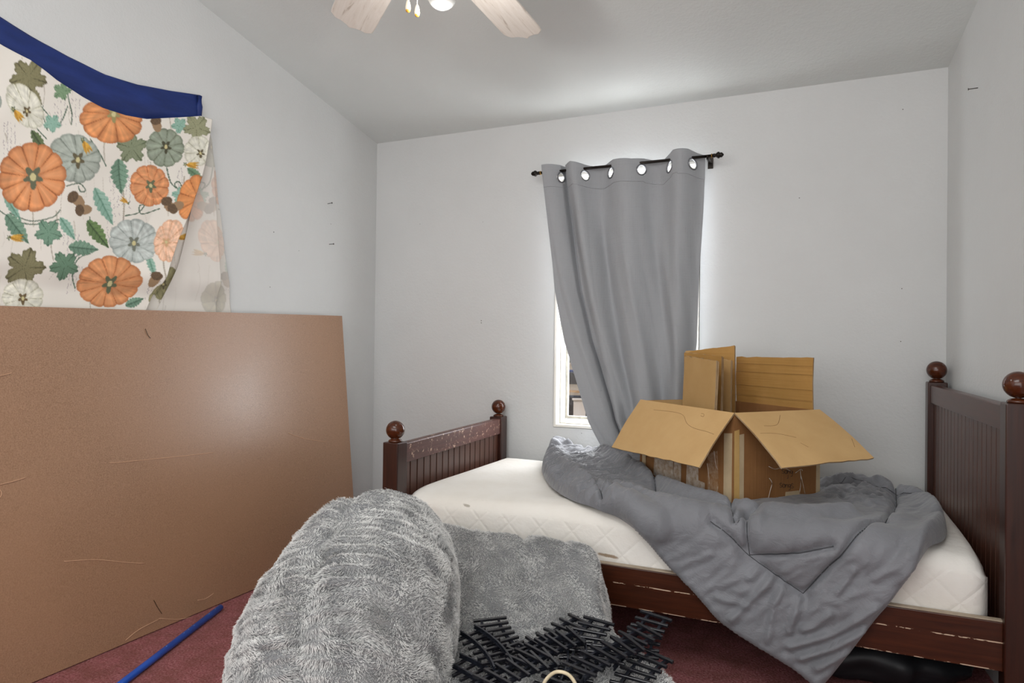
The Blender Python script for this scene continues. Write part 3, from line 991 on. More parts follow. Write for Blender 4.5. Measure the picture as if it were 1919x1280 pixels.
def build_curtain():
    root = empty('curtain', (-.85, YR, 1.2), 'grey linen grommet curtain hanging over the window, its lower left side pulled aside', 'curtain')
    xl = [(295, 1017), (420, 1030), (545, 1043), (640, 1061), (720, 1085), (790, 1107), (830, 1128), (866, 1152)]
    xr = [(280, 1320), (330, 1319), (400, 1316), (450, 1313), (500, 1309.5), (560, 1307), (640, 1304), (760, 1292), (866, 1262)]
    ytop = [(1017, 312), (1036, 310), (1062, 309), (1072, 305), (1100, 309), (1125, 309), (1150, 300), (1185, 300), (1205, 296), (1240, 298), (1262, 283), (1290, 281), (1305, 285), (1319, 287)]
    nodes = [(1049, 328), (1058, 327), (1093.5, 324), (1143, 319), (1201, 312), (1254.5, 307), (1297.5, 301)]
    nu, nv = 300, 240
    top = np.linspace(1017.5, 1318.5, nu + 1)
    ph = np.interp(top, [1017, 1049, 1058, 1093.5, 1143, 1201, 1254.5, 1297.5, 1330], [0.35, 1, 1.99, 3, 4, 5, 6, 7, 7.8])
    # in front of the rod between node pairs (0-1), (2-3), (4-5), (6-7)
    sig = np.sin(math.pi * ph)
    pos = np.zeros((nu + 1, nv + 1, 3))
    for i in range(nu + 1):
        x0 = top[i]; u = (x0 - 1017) / 302.0; yt = interp(ytop, x0)
        for j in range(nv + 1):
            v = j / nv; y = yt + (866 - yt) * v
            x = interp(xl, y) * (1 - u) + interp(xr, y) * u
            p = P(x, y, Y=YR)
            if j < 2 and False: pass
            wv = .0 + .42 * v * v * (1 - u)
            uu = min(1, max(0, u - wv * .55))
            sg = math.sin(math.pi * np.interp(1017 + 302 * uu, top, ph))
            amp = .038 * (1 - .2 * smoothstep(0, .35, v)) + .008 * smoothstep(.5, 1, v)
            d = -sg
            yoff = amp * d + .006 * nz(u * 6, v * 5, 2) * v + .010 * nz(u * 16 - v * 5, v * 2.2, 7) * smoothstep(.05, .4, v)
            # strong diagonal fold pulled to the lower left
            fx = np.interp(y, [330, 450, 560, 680, 760, 866], [1066, 1078, 1097, 1128, 1158, 1190])
            yoff += .030 * math.exp(-((x - fx) / 11.0) ** 2) * smoothstep(.02, .2, v) - .024 * math.exp(-((x - fx - 26) / 16.0) ** 2) * smoothstep(.1, .35, v)
            fx2 = np.interp(y, [330, 450, 560, 680, 790, 866], [1120, 1128, 1140, 1163, 1195, 1215])
            yoff += .018 * math.exp(-((x - fx2) / 9.0) ** 2) * smoothstep(.1, .3, v)
            pos[i, j] = (p.x, YR + yoff, p.z)
    pos[..., 1] = np.minimum(pos[..., 1], YB - .012)
    # grommets
    flat = pos.reshape(-1, 3); hole = np.zeros(len(flat), bool); centers = []
    for (gx, gy) in nodes:
        if gx == 1058: continue
        k = int(np.argmin(np.abs(top - gx))); cz = P(gx, gy, Y=YR).z - .013
        j = int(np.argmin(np.abs(pos[k, :, 2] - cz)))
        c = Vector(pos[k, j]); tg = Vector(pos[min(nu, k + 3), j]) - Vector(pos[max(0, k - 3), j]); tg.normalize()
        arc = np.concatenate([[0], np.cumsum(np.linalg.norm(np.diff(pos[:, j], axis=0), axis=1))]); arc -= arc[k]
        hole |= (np.hypot(arc[:, None], pos[..., 2] - c.z) < .0225).ravel()
        centers.append((c, tg))
    g = lambda i, j: i * (nv + 1) + j
    fs = []
    for i in range(nu):
        for j in range(nv):
            q = [g(i, j), g(i + 1, j), g(i + 1, j + 1), g(i, j + 1)]
            if not any(hole[k] for k in q): fs.append(q)
    o = mesh_obj('curtain_panel', flat, fs, M_curt, root, True)
    so = o.modifiers.new('cloth', 'SOLIDIFY'); so.thickness = .0022; so.offset = 0
    for c, tg in centers:
        n = tg.cross(Vector((0, 0, 1))); R = .0245; pts = []
        for k in range(36):
            a = 2 * math.pi * k / 36; pts.append(c + tg * (R * math.cos(a)) + Vector((0, 0, 1)) * (R * math.sin(a)))
        MB().tube(pts, .0042, 8, True).build('grommet', M_grom, root)
    # stitched hem of the heading
    k0 = [int(np.argmin(np.abs(pos[i, :, 2] - (pos[i, 0, 2] - .112)))) for i in range(nu + 1)]
    pts = [Vector(pos[i, k0[i]]) + Vector((0, -.0022, 0)) for i in range(0, nu + 1, 2)]
    MB().tube(pts, .0016, 6).build('heading_seam', M_curt, root)


build_curtain()

# ------------------------------------------------------------------ hardboard sheet leaning on the left wall
def hardboard():
    t = NT('hardboard'); v = t.coord()
    c = t.ramp(t.noise(v, 260, 2, .6), [(0.3, lin('#85644a')), (0.7, lin('#aa866b'))])
    big = t.noise(v, 1.7, 5, .6)
    c = t.mix(t.ramp(big, [(0.35, (0, 0, 0, 1)), (0.7, (.6, .6, .6, 1))]), c, lin('#a57e60'))
    # fine pale scuffs
    sc = t.noise(t.coord((1, 1.2, 9), (0.35, 0, 0)), 3.2, 5, .8, 1.5)
    c = t.mix(t.ramp(sc, [(0.70, (0, 0, 0, 1)), (0.76, (.35, .35, .35, 1))]), c, lin('#c69c7c'))
    t.color(c); t.rough(t.ramp(big, [(0.3, (.33, .33, .33, 1)), (0.7, (.42, .42, .42, 1))]), 0.85)
    t.bump(t.noise(v, 300, 2), 0.05, 0.001)
    return t.m


bt, bb = Vector((-2.322, 0, 1.2165)), Vector((-2.222, 0, 0.004))
ya0 = P(641, 592, X=bt.x).y; ya1 = ya0 + .02
zfar = P(641, 592, X=bt.x).z; pn = P(0, 573, X=bt.x); znear = zfar + (pn.z - zfar) * (ya0 - .48) / (ya0 - pn.y)
board = MB().slab([(bb.x, .50, bb.z), (bb.x, ya1, bb.z), (bt.x, ya0, zfar), (bt.x, .48, znear)], .0035, Vector((1, 0, .0825)).normalized())
bo = board.build('hardboard_sheet', hardboard(), None)
tag(bo, 'large brown hardboard sheet leaning against the left wall under the pumpkin cloth', 'board')
M_scr = simple('scratch_pale', '#cba384', None, 8, .7); M_scd = simple('scratch_dark', '#3b2719', None, 8, .7)


def on_board(pts, off=.0008):
    n = Vector((1, 0, .0825)).normalized(); out = []
    for px, py in pts:
        d = FX + RX * ((px - CXP) / FPX) - UX * ((py - CYP) / FPX)
        t = n.dot(Vector((bb.x, 0, bb.z)) - CAM) / n.dot(d); out.append(CAM + d * t + n * off)
    return out


for pts, mt in (([(120, 1052), (180, 1049), (235, 1054), (271, 1056)], M_scr), ([(288, 1125), (295, 1138), (303, 1150)], M_scd), ([(297, 1159), (340, 1160), (390, 1148)], M_scr),
                ([(235, 1200), (260, 1180), (297, 1161)], M_scr), ([(0, 908), (25, 902), (48, 895)], M_scr), ([(0, 704), (22, 699)], M_scr), ([(272, 616), (277, 628), (282, 634)], M_scd),
                ([(370, 1125), (385, 1122), (400, 1112)], M_scr), ([(205, 868), (230, 866), (340, 855), (400, 848)], M_scr), ([(0, 918), (3, 925), (0, 932)], M_scr),
                ([(540, 812), (570, 822), (610, 828)], M_scr)):
    MB().tube(on_board(catmull(pts, 5)), .0011, 5).build('scratch', mt, bo)

# ------------------------------------------------------------------ blue and pumpkin cloths on the left wall
XC = XL + .004
PH, PW, PX0, PY0 = 540, 640, -180, 70          # printed pattern area, in photo positions on the wall plane


class Paint:
    """a flat printed pattern, computed as a grid of colours"""
    def __init__(s):
        s.S = 1.0
        ys, xs = np.mgrid[0:PH, 0:PW]; s.x = xs + PX0 + .5; s.y = ys + PY0 + .5
        s.c = np.zeros((PH, PW, 3)); s.c[:] = (226, 221, 212)

    def blend(s, m, col):
        m = np.clip(m, 0, 1)[..., None]; s.c = s.c * (1 - m) + np.array(col) * m

    def win(s, cx, cy, r):
        x0, x1 = int(max(0, cx - r - PX0)), int(min(PW, cx + r - PX0)); y0, y1 = int(max(0, cy - r - PY0)), int(min(PH, cy + r - PY0))
        return slice(y0, max(y0, y1)), slice(x0, max(x0, x1))

    def sub(s, w, m, col):
        m = np.clip(m, 0, 1)[..., None]; s.c[w] = s.c[w] * (1 - m) + np.asarray(col) * m

    def pumpkin(s, cx, cy, rx, ry, rot, base, dark, lite, stem=(0, 0), n=10, sc=(92, 84, 60), seed=0.0):
        w = s.win(cx, cy, max(rx, ry) * 1.25); x = s.x[w] - cx; y = s.y[w] - cy
        if x.size == 0: return
        c, si = math.cos(rot), math.sin(rot); p = (x * c + y * si) / rx; q = (-x * si + y * c) / ry
        sx, sy = stem; th = np.arctan2(q - sy, p - sx); rr = np.hypot(p, q); rs = np.hypot(p - sx, q - sy)
        lob = np.abs(np.sin((th + seed) * n / 2)); edge = 1 - .07 * (1 - lob) ** 2
        m = np.clip((edge - rr) * min(rx, ry) * .8, 0, 1)
        f = rr / edge
        col = np.array(base) * np.ones(x.shape + (1,))
        k = np.clip(.15 + .9 * lob * (1 - f * .45), 0, 1)[..., None]
        col = col * (1 - k * .55) + np.array(lite) * k * .55
        rib = np.exp(-(lob / .14) ** 2) * np.clip(rs * 1.6, 0, 1)
        rib = np.maximum(rib, np.clip((f - .86) / .14, 0, 1) * .7); rib = np.maximum(rib, np.exp(-(rs / .22) ** 2) * .9)
        rb = np.random.default_rng(int(abs(cx) * 7 + cy)); st = np.interp(th, np.linspace(-math.pi, math.pi, 90), rb.normal(0, 1, 90))
        st2 = np.interp(rr + .3 * th, np.linspace(-1.5, 2.5, 40), rb.normal(0, 1, 40))
        col = col * (1 + (.055 * st * np.clip(rs, 0, 1) + .045 * st2)[..., None])
        tex = .12 * np.sin(th * 47 + seed * 5) * np.clip(rs, 0, 1)
        rib = np.clip(rib * .72 + tex * .35, 0, 1)[..., None]; col = col * (1 - rib) + np.array(dark) * rib
        s.sub(w, m, col)
        X, Y = cx + (sx * rx * c - sy * ry * si), cy + (sx * rx * si + sy * ry * c)
        s.leafish(X, Y, min(rx, ry) * .22, sc)

    def leafish(s, X, Y, r, col):
        w = s.win(X, Y, r * 2); a = np.hypot((s.x[w] - X) / 1.0, (s.y[w] - Y) / 1.3); t = np.arctan2(s.y[w] - Y, s.x[w] - X)
        s.sub(w, np.clip(r * (1 + .35 * np.sin(5 * t)) - a, 0, 1), col)
        s.sub(w, np.clip(r * .45 - a, 0, 1), (200, 190, 140))

    def leaf(s, cx, cy, L, wd, rot, col, dark, ser=7):
        w = s.win(cx, cy, L * 1.1); x = s.x[w] - cx; y = s.y[w] - cy
        if x.size == 0: return
        c, si = math.cos(rot), math.sin(rot); p = (x * c + y * si) / L; q = (-x * si + y * c)
        t = np.clip((p + 1) / 2, 0, 1); half = wd * np.sin(np.pi * t ** .75) * (1 + .28 * np.abs(np.sin(t * math.pi * ser)) - .15)
        m = np.clip((half - np.abs(q)) * .8, 0, 1) * (np.abs(p) < 1)
        vein = np.exp(-(q / 1.4) ** 2) + .7 * np.exp(-(np.sin((t * ser - np.abs(q) / wd * .9) * math.pi) / .22) ** 2)
        k = np.clip(vein * .8 + (q > 0) * .25, 0, 1)[..., None]
        s.sub(w, m * .95, np.array(col) * (1 - k) + np.array(dark) * k)

    def palm(s, cx, cy, R, rot, col, dark, n=5):
        """a lobed leaf"""
        w = s.win(cx, cy, R * 1.2); x = s.x[w] - cx; y = s.y[w] - cy
        if x.size == 0: return
        th = np.arctan2(y, x) - rot; r = np.hypot(x, y)
        edge = R * (.62 + .38 * np.abs(np.cos(th * n / 2)) + .05 * np.cos(th * 19))
        m = np.clip((edge - r) * .7, 0, 1)
        vein = np.exp(-(np.sin(th * n / 2) / .10) ** 2) * .9 + np.exp(-(np.sin(th * 2.0 * n + r * .25) / .25) ** 2) * .3 + np.clip((r / edge - .8) / .2, 0, 1) * .5
        k = np.clip(vein, 0, 1)[..., None]; s.sub(w, m, np.array(col) * (1 - k) + np.array(dark) * k)

    def vine(s, pts, wd, col):
        pts = catmull(pts, 6); xs = [p[0] for p in pts]; ys = [p[1] for p in pts]
        x0, x1 = int(max(0, min(xs) - 5 - PX0)), int(min(PW, max(xs) + 5 - PX0)); y0, y1 = int(max(0, min(ys) - 5 - PY0)), int(min(PH, max(ys) + 5 - PY0))
        if x1 <= x0 or y1 <= y0: return
        w = (slice(y0, y1), slice(x0, x1)); d = seg_dist(s.x[w], s.y[w], pts); s.sub(w, np.clip(wd - d + .3, 0, 1), col)

    def acorn(s, cx, cy, r, rot):
        w = s.win(cx, cy, r * 2); c, si = math.cos(rot), math.sin(rot); x = s.x[w] - cx; y = s.y[w] - cy
        if x.size == 0: return
        p = x * c + y * si; q = -x * si + y * c
        s.sub(w, np.clip((1 - np.hypot(p / (r * 1.25), q / (r * .8))) * r, 0, 1), (150, 122, 92))
        m = np.clip((1 - np.hypot((p + r * .8) / (r * .75), q / (r * .95))) * r, 0, 1)
        k = (.5 + .5 * np.sin(p * 1.6) * np.sin(q * 1.6))[..., None]; s.sub(w, m, np.array((112, 88, 62)) * k + np.array((72, 54, 38)) * (1 - k))

    def bud(s, cx, cy, L, rot):
        for d in (-.28, 0, .28):
            s.leaf(cx + math.cos(rot + d) * L * .4, cy + math.sin(rot + d) * L * .4, L * .62, L * .16, rot + d, (222, 172, 66), (170, 118, 30), 1)
        s.leafish(cx - math.cos(rot) * L * .2, cy - math.sin(rot) * L * .2, L * .14, (74, 92, 62))


def pumpkin_print():
    A = Paint(); r = random.Random(4)
    # washed grey plank streaks and lines of faint script
    for k in range(150):
        x = r.uniform(PX0, PX0 + PW); y = r.uniform(PY0, PY0 + PH); L = r.uniform(15, 60)
        A.vine([(x, y), (x + r.uniform(-2, 4), y + L * .5), (x + r.uniform(-3, 6), y + L)], r.uniform(.3, 1.6), r.choice([(203, 196, 184), (188, 181, 168), (214, 208, 198), (170, 162, 148)]))
    for (x0, y0, n, m) in ((96, 190, 4, 9), (130, 186, 3, 10), (200, 330, 6, 12), (325, 315, 5, 12), (110, 440, 5, 12), (0, 230, 4, 12), (270, 505, 3, 12), (195, 400, 5, 11), (-120, 300, 5, 12), (345, 300, 3, 14), (125, 500, 4, 10)):
        for i in range(n):
            x = x0 + i * 7; y = y0
            for j in range(m):
                if r.random() < .75: A.vine([(x + r.uniform(-1, 1), y), (x + r.uniform(-2, 2), y + 2), (x + r.uniform(-2, 2), y + 4)], .35, (120, 108, 120))
                y += 5.2
    G, GD = (112, 148, 126), (54, 88, 70); O, OD = (126, 122, 88), (66, 62, 36); T, TD = (142, 180, 164), (80, 128, 108)
    VN = (70, 94, 76)
    for v in ([(118, 165), (124, 190), (130, 215), (128, 235)], [(100, 240), (112, 225), (122, 200)], [(75, 200), (60, 235), (80, 262)], [(162, 262), (180, 290), (192, 312)], [(10, 400), (50, 415), (90, 408), (104, 395)],
              [(-10, 395), (10, 408), (40, 420), (75, 420), (102, 412)], [(305, 315), (312, 345), (330, 358), (326, 342), (318, 348), (335, 372)], [(228, 405), (250, 400), (262, 385), (252, 388), (258, 402), (290, 392)],
              [(115, 350), (140, 345), (152, 358), (142, 360), (138, 350)], [(120, 520), (118, 500), (135, 480), (155, 475)], [(140, 540), (128, 510), (138, 485), (160, 476)], [(84, 215), (60, 190), (70, 205), (82, 245)], [(190, 455), (165, 430), (160, 408)]):
        A.vine(v, 1.2, VN)
    # leaves
    A.palm(46, 146, 36, .3, O, OD); A.leaf(60, 182, 22, 9, .9, O, OD); A.palm(110, 172, 18, 1.2, (120, 150, 116), (70, 100, 72)); A.palm(240, 278, 30, .9, (130, 140, 112), (70, 82, 56))
    A.leaf(218, 332, 34, 16, 1.5, G, GD); A.leaf(188, 388, 40, 14, 1.1, T, TD); A.leaf(176, 440, 34, 14, .9, (96, 128, 72), (40, 66, 36)); A.leaf(148, 466, 30, 14, .1, G, GD); A.palm(112, 498, 28, .4, (96, 130, 106), (52, 82, 62))
    A.leaf(25, 430, 36, 15, .9, G, GD); A.palm(82, 436, 26, 1.6, G, GD); A.leaf(118, 430, 26, 10, 1.0, T, TD); A.palm(40, 502, 38, .0, O, OD); A.leaf(66, 268, 28, 9, 1.0, (84, 104, 62), (40, 56, 32))
    A.palm(330, 236, 16, .5, T, TD); A.palm(362, 240, 26, .4, (150, 152, 120), (88, 90, 62)); A.palm(328, 368, 17, .9, T, TD); A.palm(92, 232, 18, .3, T, TD); A.leaf(355, 328, 18, 8, .7, (104, 140, 108), (60, 92, 66)); A.leaf(250, 566, 18, 9, -.4, G, GD); A.leaf(16, 390, 30, 9, 1.0, T, TD)
    A.leaf(272, 500, 22, 7, 1.4, T, TD); A.leaf(-70, 420, 40, 16, .7, G, GD); A.palm(-110, 250, 36, .7, O, OD)
    OR, ORD, ORL = (202, 126, 72), (128, 66, 32), (232, 172, 122)
    GR, GRD, GRL = (150, 158, 148), (98, 108, 100), (196, 204, 196)
    CR, CRD, CRL = (214, 212, 196), (150, 148, 122), (236, 234, 224)
    A.pumpkin(40, 200, 50, 30, .95, CR, CRD, CRL, (.2, .1), 9, (88, 72, 44)); A.pumpkin(-60, 190, 56, 50, .3, GR, GRD, GRL)
    A.pumpkin(132, 298, 52, 46, .5, GR, GRD, GRL, (.12, .0), 11, seed=.4)
    A.pumpkin(203, 226, 60, 45, .1, OR, ORD, ORL, (.06, -.25), 11, (150, 140, 90), .3)
    A.pumpkin(302, 278, 36, 37, .0, (128, 138, 120), (78, 88, 68), (176, 188, 172), (.05, -.05), 10, (60, 60, 40), .2)
    A.pumpkin(362, 284, 26, 30, .4, CR, CRD, CRL, (.2, .1), 9, (80, 70, 46))
    A.pumpkin(52, 333, 64, 66, .35, OR, (120, 58, 26), (236, 180, 140), (.05, -.02), 12, (92, 96, 74), .2)
    A.pumpkin(272, 349, 37, 40, .0, (208, 134, 84), (150, 78, 40), (232, 172, 126), (.06, .0), 10, (92, 100, 72), .5)
    A.pumpkin(243, 452, 47, 42, .1, (172, 180, 176), (118, 128, 124), (208, 214, 210), (.05, .1), 11, (110, 116, 104), .1)
    A.pumpkin(305, 452, 26, 42, .25, (230, 182, 150), (196, 136, 100), (240, 208, 184), (-.2, .1), 9, (200, 160, 120), .1)
    A.pumpkin(199, 528, 59, 49, .0, (206, 132, 80), (140, 74, 36), (234, 178, 132), (.05, .08), 12, (88, 96, 70), .35)
    A.pumpkin(42, 556, 40, 34, .0, CR, CRD, CRL, (0, .1), 9, (98, 80, 50)); A.pumpkin(350, 372, 28, 46, .35, (206, 128, 70), (140, 72, 32), (226, 160, 104), (.3, 0), 10)
    A.pumpkin(300, 560, 26, 34, .2, (138, 134, 96), (86, 82, 52), (172, 168, 128), (-.1, .1), 9); A.pumpkin(-90, 480, 60, 54, .2, OR, ORD, ORL, (.05, 0), 11)
    A.pumpkin(-80, 330, 40, 40, .2, GR, GRD, GRL, (.05, 0), 11)
    for a in ((136, 376, 13, .6), (150, 394, 12, -.1), (306, 386, 11, 1.2), (320, 388, 11, -.5), (288, 236, 11, 1.4), (276, 526, 11, 1.9)): A.acorn(*a)
    for b in ((150, 268, 26, 1.1), (20, 210, 26, .9), (14, 446, 26, .05), (230, 380, 16, -2.6), (342, 310, 22, .1), (325, 476, 20, -.2)): A.bud(*b)
    return A.c


PRINT = pumpkin_print()


def to_linear(c):
    c = np.clip(c / 255.0, 0, 1); return np.where(c <= .04045, c / 12.92, ((c + .055) / 1.055) ** 2.4)


def sample(px, py):
    i = np.clip((py - PY0).astype(int), 0, PH - 1); j = np.clip((px - PX0).astype(int), 0, PW - 1); return PRINT[i, j]


def print_mat(name, fade=0.0):
    t = NT(name); a = t.node('ShaderNodeVertexColor', layer_name='print')
    c = a.outputs[0]
    if fade: c = t.mix(fade, c, lin('#d3cec8'))
    w = t.noise(t.coord((1, 900, 900)), 1.0, 1)
    t.color(t.mix(t.math('MULTIPLY', w, .10), c, lin('#d9d2c6'))); t.rough(.8, .15); t.bump(w, .08, .001)
    return t.m


M_print = print_mat('pumpkin_print'); M_back = print_mat('pumpkin_print_reverse', .70)


def wall_cloth(name, xl, xr, ytop, ybot, mat, parent, depth, nx, ny, off=(0, 0), flipx=None):
    """cloth hanging on the left wall; xl/xr: edges by photo height; depth(px,py)-> distance off the wall"""
    V = []; C = []
    ymid = ytop if callable(ytop) else (lambda x: ytop)
    for i in range(nx + 1):
        u = i / nx
        for j in range(ny + 1):
            v = j / ny
            y = None
            xt = xl(0) * (1 - u) + xr(0) * u; y0 = ymid(xt); y = y0 + (ybot - y0) * v
            x = xl(v) * (1 - u) + xr(v) * u
            d = depth(x, y, u, v); p = P(x, y, X=XC + .012)
            V.append((XC + d * float(1 - .0 * d) if p.z > 1.33 else XC + d * (.34 + .66 * float(smoothstep(1.23, 1.33, p.z))), p.y, p.z)); C.append((x if flipx is None else flipx - x, y))
    fs = []
    for i in range(nx):
        for j in range(ny):
            a = i * (ny + 1) + j; fs.append([a, a + 1, a + ny + 2, a + ny + 1])
    o = mesh_obj(name, V, fs, mat, parent, True)
    C = np.array(C); col = to_linear(sample(C[:, 0] + off[0], C[:, 1] + off[1]))
    ca = o.data.color_attributes.new('print', 'FLOAT_COLOR', 'POINT')
    ca.data.foreach_set('color', np.concatenate([col, np.ones((len(col), 1))], 1).astype(np.float32).ravel())
    so = o.modifiers.new('cloth', 'SOLIDIFY'); so.thickness = .0012; so.offset = -1
    return o


M_blue = simple('blue_cloth', '#14265a', '#1b3070', 6, .6, .35, .25, 30, .006, 0, (1, 1, 4))
blue_top = [(-180, -70), (-60, -8), (0, 29), (60, 66), (130, 105), (200, 139), (260, 158), (320, 169), (379, 178)]
pk_top = [(-180, -12), (-60, 52), (0, 88), (50, 114), (100, 152), (150, 183), (190, 204), (230, 217), (270, 224), (330, 221), (372, 218), (393, 224)]
BC = empty('blue_cloth', (XC, 1.6, 1.9), 'dark blue cloth strip pinned to the left wall above the pumpkin cloth', 'cloth')
o = wall_cloth('cloth_panel', lambda v: -180, lambda v: 378 - 2 * v, lambda x: interp(blue_top, x), 300, M_blue, BC,
               lambda x, y, u, v: .004 + .012 * math.sin(math.pi * min(1, max(0, (y - interp(blue_top, x)) / 60))) * min(1, (379 - x) / 10) + .004 * nz(x * .02, y * .02, 3), 190, 50)
# the rolled right hand end of the strip
MB().tube([P(374, 180, X=XC + .014), P(373.5, 200, X=XC + .014), P(372.5, 226, X=XC + .012)], [.010, .013, .010], 12).build('rolled_end', M_blue, BC)

PC = empty('pumpkin_cloth', (XC, 1.7, 1.4), 'cream cloth printed with orange and grey pumpkins draped on the left wall', 'cloth')
rim = [(224, 393), (262, 384), (330, 368), (400, 341), (450, 319), (520, 295), (600, 262)]
fr_d = lambda x, y, u, v: .030 + .008 * nz(x * .012, y * .012, 1) + .034 * max(0, u - .88) / .12 * v ** .5 + .008 * v
wall_cloth('front_panel', lambda v: -180, lambda v: interp(rim, 224 + v * 376), lambda x: interp(pk_top, x), 600, M_print, PC, fr_d, 400, 300)
wall_cloth('folded_panel', lambda v: interp(rim, 230 + v * 370) - 40, lambda v: interp([(225, 391), (262, 387), (350, 371), (440, 354), (500, 339), (600, 292)], 230 + v * 370), 230, 600, M_print, PC,
           lambda x, y, u, v: .006 + .004 * nz(x * .03, y * .02, 9), 60, 240, (-12, 30))
wall_cloth('reversed_panel', lambda v: interp([(225, 384), (262, 383), (350, 366), (440, 349), (500, 333), (600, 288)], 240 + v * 360), lambda v: interp([(235, 390), (262, 399), (380, 411), (480, 423), (600, 437)], 240 + v * 360), 240, 600, M_back, PC,
           lambda x, y, u, v: (.012 + .046 * v * min(1, u / .75) + .004 * nz(x * .05, y * .015, 4) if x < np.interp(y, [240, 300, 600], [391, 397, 405]) else .006 + .010 * u * v + .004 * nz(x * .06, y * .02, 4)), 110, 240, (0, 0), 700)

# ------------------------------------------------------------------ blue pole on the carpet
M_pole = simple('blue_pole', '#1550b4', '#1b5cc8', 10, .35, .5)
pa, pb = P(411, 1140, Z=.013), P(228, 1281, Z=.013)
d = (pb - pa).normalized(); pe = pb + d * .55; ps = pa - d * .01
pole = empty('broom_pole', (ps + pe) / 2, 'thin blue pole lying on the red carpet along the foot of the hardboard', 'pole')
MB().tube([ps, pe], .0115, 16).build('shaft', M_pole, pole)
M_chip = simple('pole_scuff', '#9cc1ee', None, 8, .5)
for k in (.05, .13, .31, .37, .42, .6):
    c = pa + d * (k * (pb - pa).length); MB().tube([c + Vector((.003, -.002, .0105)), c + d * .004 + Vector((.003, -.002, .0105))], .0016, 5).build('scuff', M_chip, pole)

# ------------------------------------------------------------------ grey plush lounger
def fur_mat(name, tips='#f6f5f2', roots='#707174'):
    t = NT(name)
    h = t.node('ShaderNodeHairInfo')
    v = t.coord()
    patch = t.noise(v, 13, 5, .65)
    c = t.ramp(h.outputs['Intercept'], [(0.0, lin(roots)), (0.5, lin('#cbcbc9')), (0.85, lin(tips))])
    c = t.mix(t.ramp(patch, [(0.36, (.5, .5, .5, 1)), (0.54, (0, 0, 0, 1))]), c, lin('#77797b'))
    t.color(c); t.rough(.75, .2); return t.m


M_furbase = simple('plush_backing', '#77787a', '#8f8f8e', 14, .9, .1)
M_fur = fur_mat('grey_plush')
LOUNGE = empty('plush_lounger', (-.95, 1.55, 0), 'big grey plush bean bag lounger with a domed back and flat seat before the bed', 'lounger')


def fur(o, n, length, seed, lay=1.0):
    """short plush pile: one curve object of strands rooted on the cushion"""
    g = np.random.default_rng(seed); me = o.data; me.calc_loop_triangles()
    nt = len(me.loop_triangles); tri = np.zeros(nt * 3, np.int32); me.loop_triangles.foreach_get('vertices', tri); tri = tri.reshape(-1, 3)
    co = np.zeros(len(me.vertices) * 3, np.float32); me.vertices.foreach_get('co', co); co = co.reshape(-1, 3)
    no = np.zeros(len(me.vertices) * 3, np.float32); me.vertices.foreach_get('normal', no); no = no.reshape(-1, 3)
    a, b, c = co[tri[:, 0]], co[tri[:, 1]], co[tri[:, 2]]
    ar = np.linalg.norm(np.cross(b - a, c - a), axis=1); ar[(a[:, 2] < .02)] *= .1
    t = g.choice(nt, n, p=ar / ar.sum()); r1 = np.sqrt(g.random(n))[:, None]; r2 = g.random(n)[:, None]
    w = (1 - r1, r1 * (1 - r2), r1 * r2)
    p = a[t] * w[0] + b[t] * w[1] + c[t] * w[2]; nn = no[tri[t, 0]] * w[0] + no[tri[t, 1]] * w[1] + no[tri[t, 2]] * w[2]
    nn /= np.linalg.norm(nn, axis=1)[:, None] + 1e-9
    # combed direction: a slowly turning field, so the pile lies in patches
    f = np.stack([np.sin(p[:, 0] * 17 + 2.1 * np.sin(p[:, 1] * 23 + p[:, 2] * 9)), np.sin(p[:, 1] * 19 + 1.7 * np.sin(p[:, 2] * 27 + p[:, 0] * 11)),
                  np.sin(p[:, 2] * 15 + 2 * np.sin(p[:, 0] * 21)) - .6], 1)
    f += .9 * np.stack([np.sin(p[:, 1] * 61 + p[:, 2] * 43), np.sin(p[:, 2] * 57 + p[:, 0] * 39), np.sin(p[:, 0] * 51 + p[:, 1] * 47)], 1)
    d = nn * .55 + f * .30 * lay + g.normal(0, .22, (n, 3)); d /= np.linalg.norm(d, axis=1)[:, None]
    L = length * g.uniform(.6, 1.15, n)[:, None]
    cs = .010; jit = .5 * np.stack([np.sin(p[:, 1] * 310 + p[:, 2] * 170), np.sin(p[:, 2] * 290 + p[:, 0] * 190), np.sin(p[:, 0] * 330 + p[:, 1] * 150)], 1)
    cen = (np.floor(p / cs + jit) + .5 - jit) * cs
    tip = p + d * L + f * L * .22 + (cen - p) * .42; mid = p + (nn * .6 + d * .5) * L * .45
    pts = np.stack([p - nn * .001, mid, tip], 1).reshape(-1).astype(np.float32)
    hc = bpy.data.hair_curves.new('fur'); hc.add_curves([3] * n)
    hc.attributes['position'].data.foreach_set('vector', pts)
    ra = hc.attributes.new('radius', 'FLOAT', 'POINT') if 'radius' not in hc.attributes else hc.attributes['radius']
    ra.data.foreach_set('value', np.tile(np.array([.00055, .0005, .00015], np.float32), n))
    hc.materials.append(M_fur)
    ho = bpy.data.objects.new('fur', hc); COL.objects.link(ho); ho.parent = o; ho['kind'] = 'stuff'
    return ho


def sp(a, e): return math.copysign(abs(a) ** e, a)


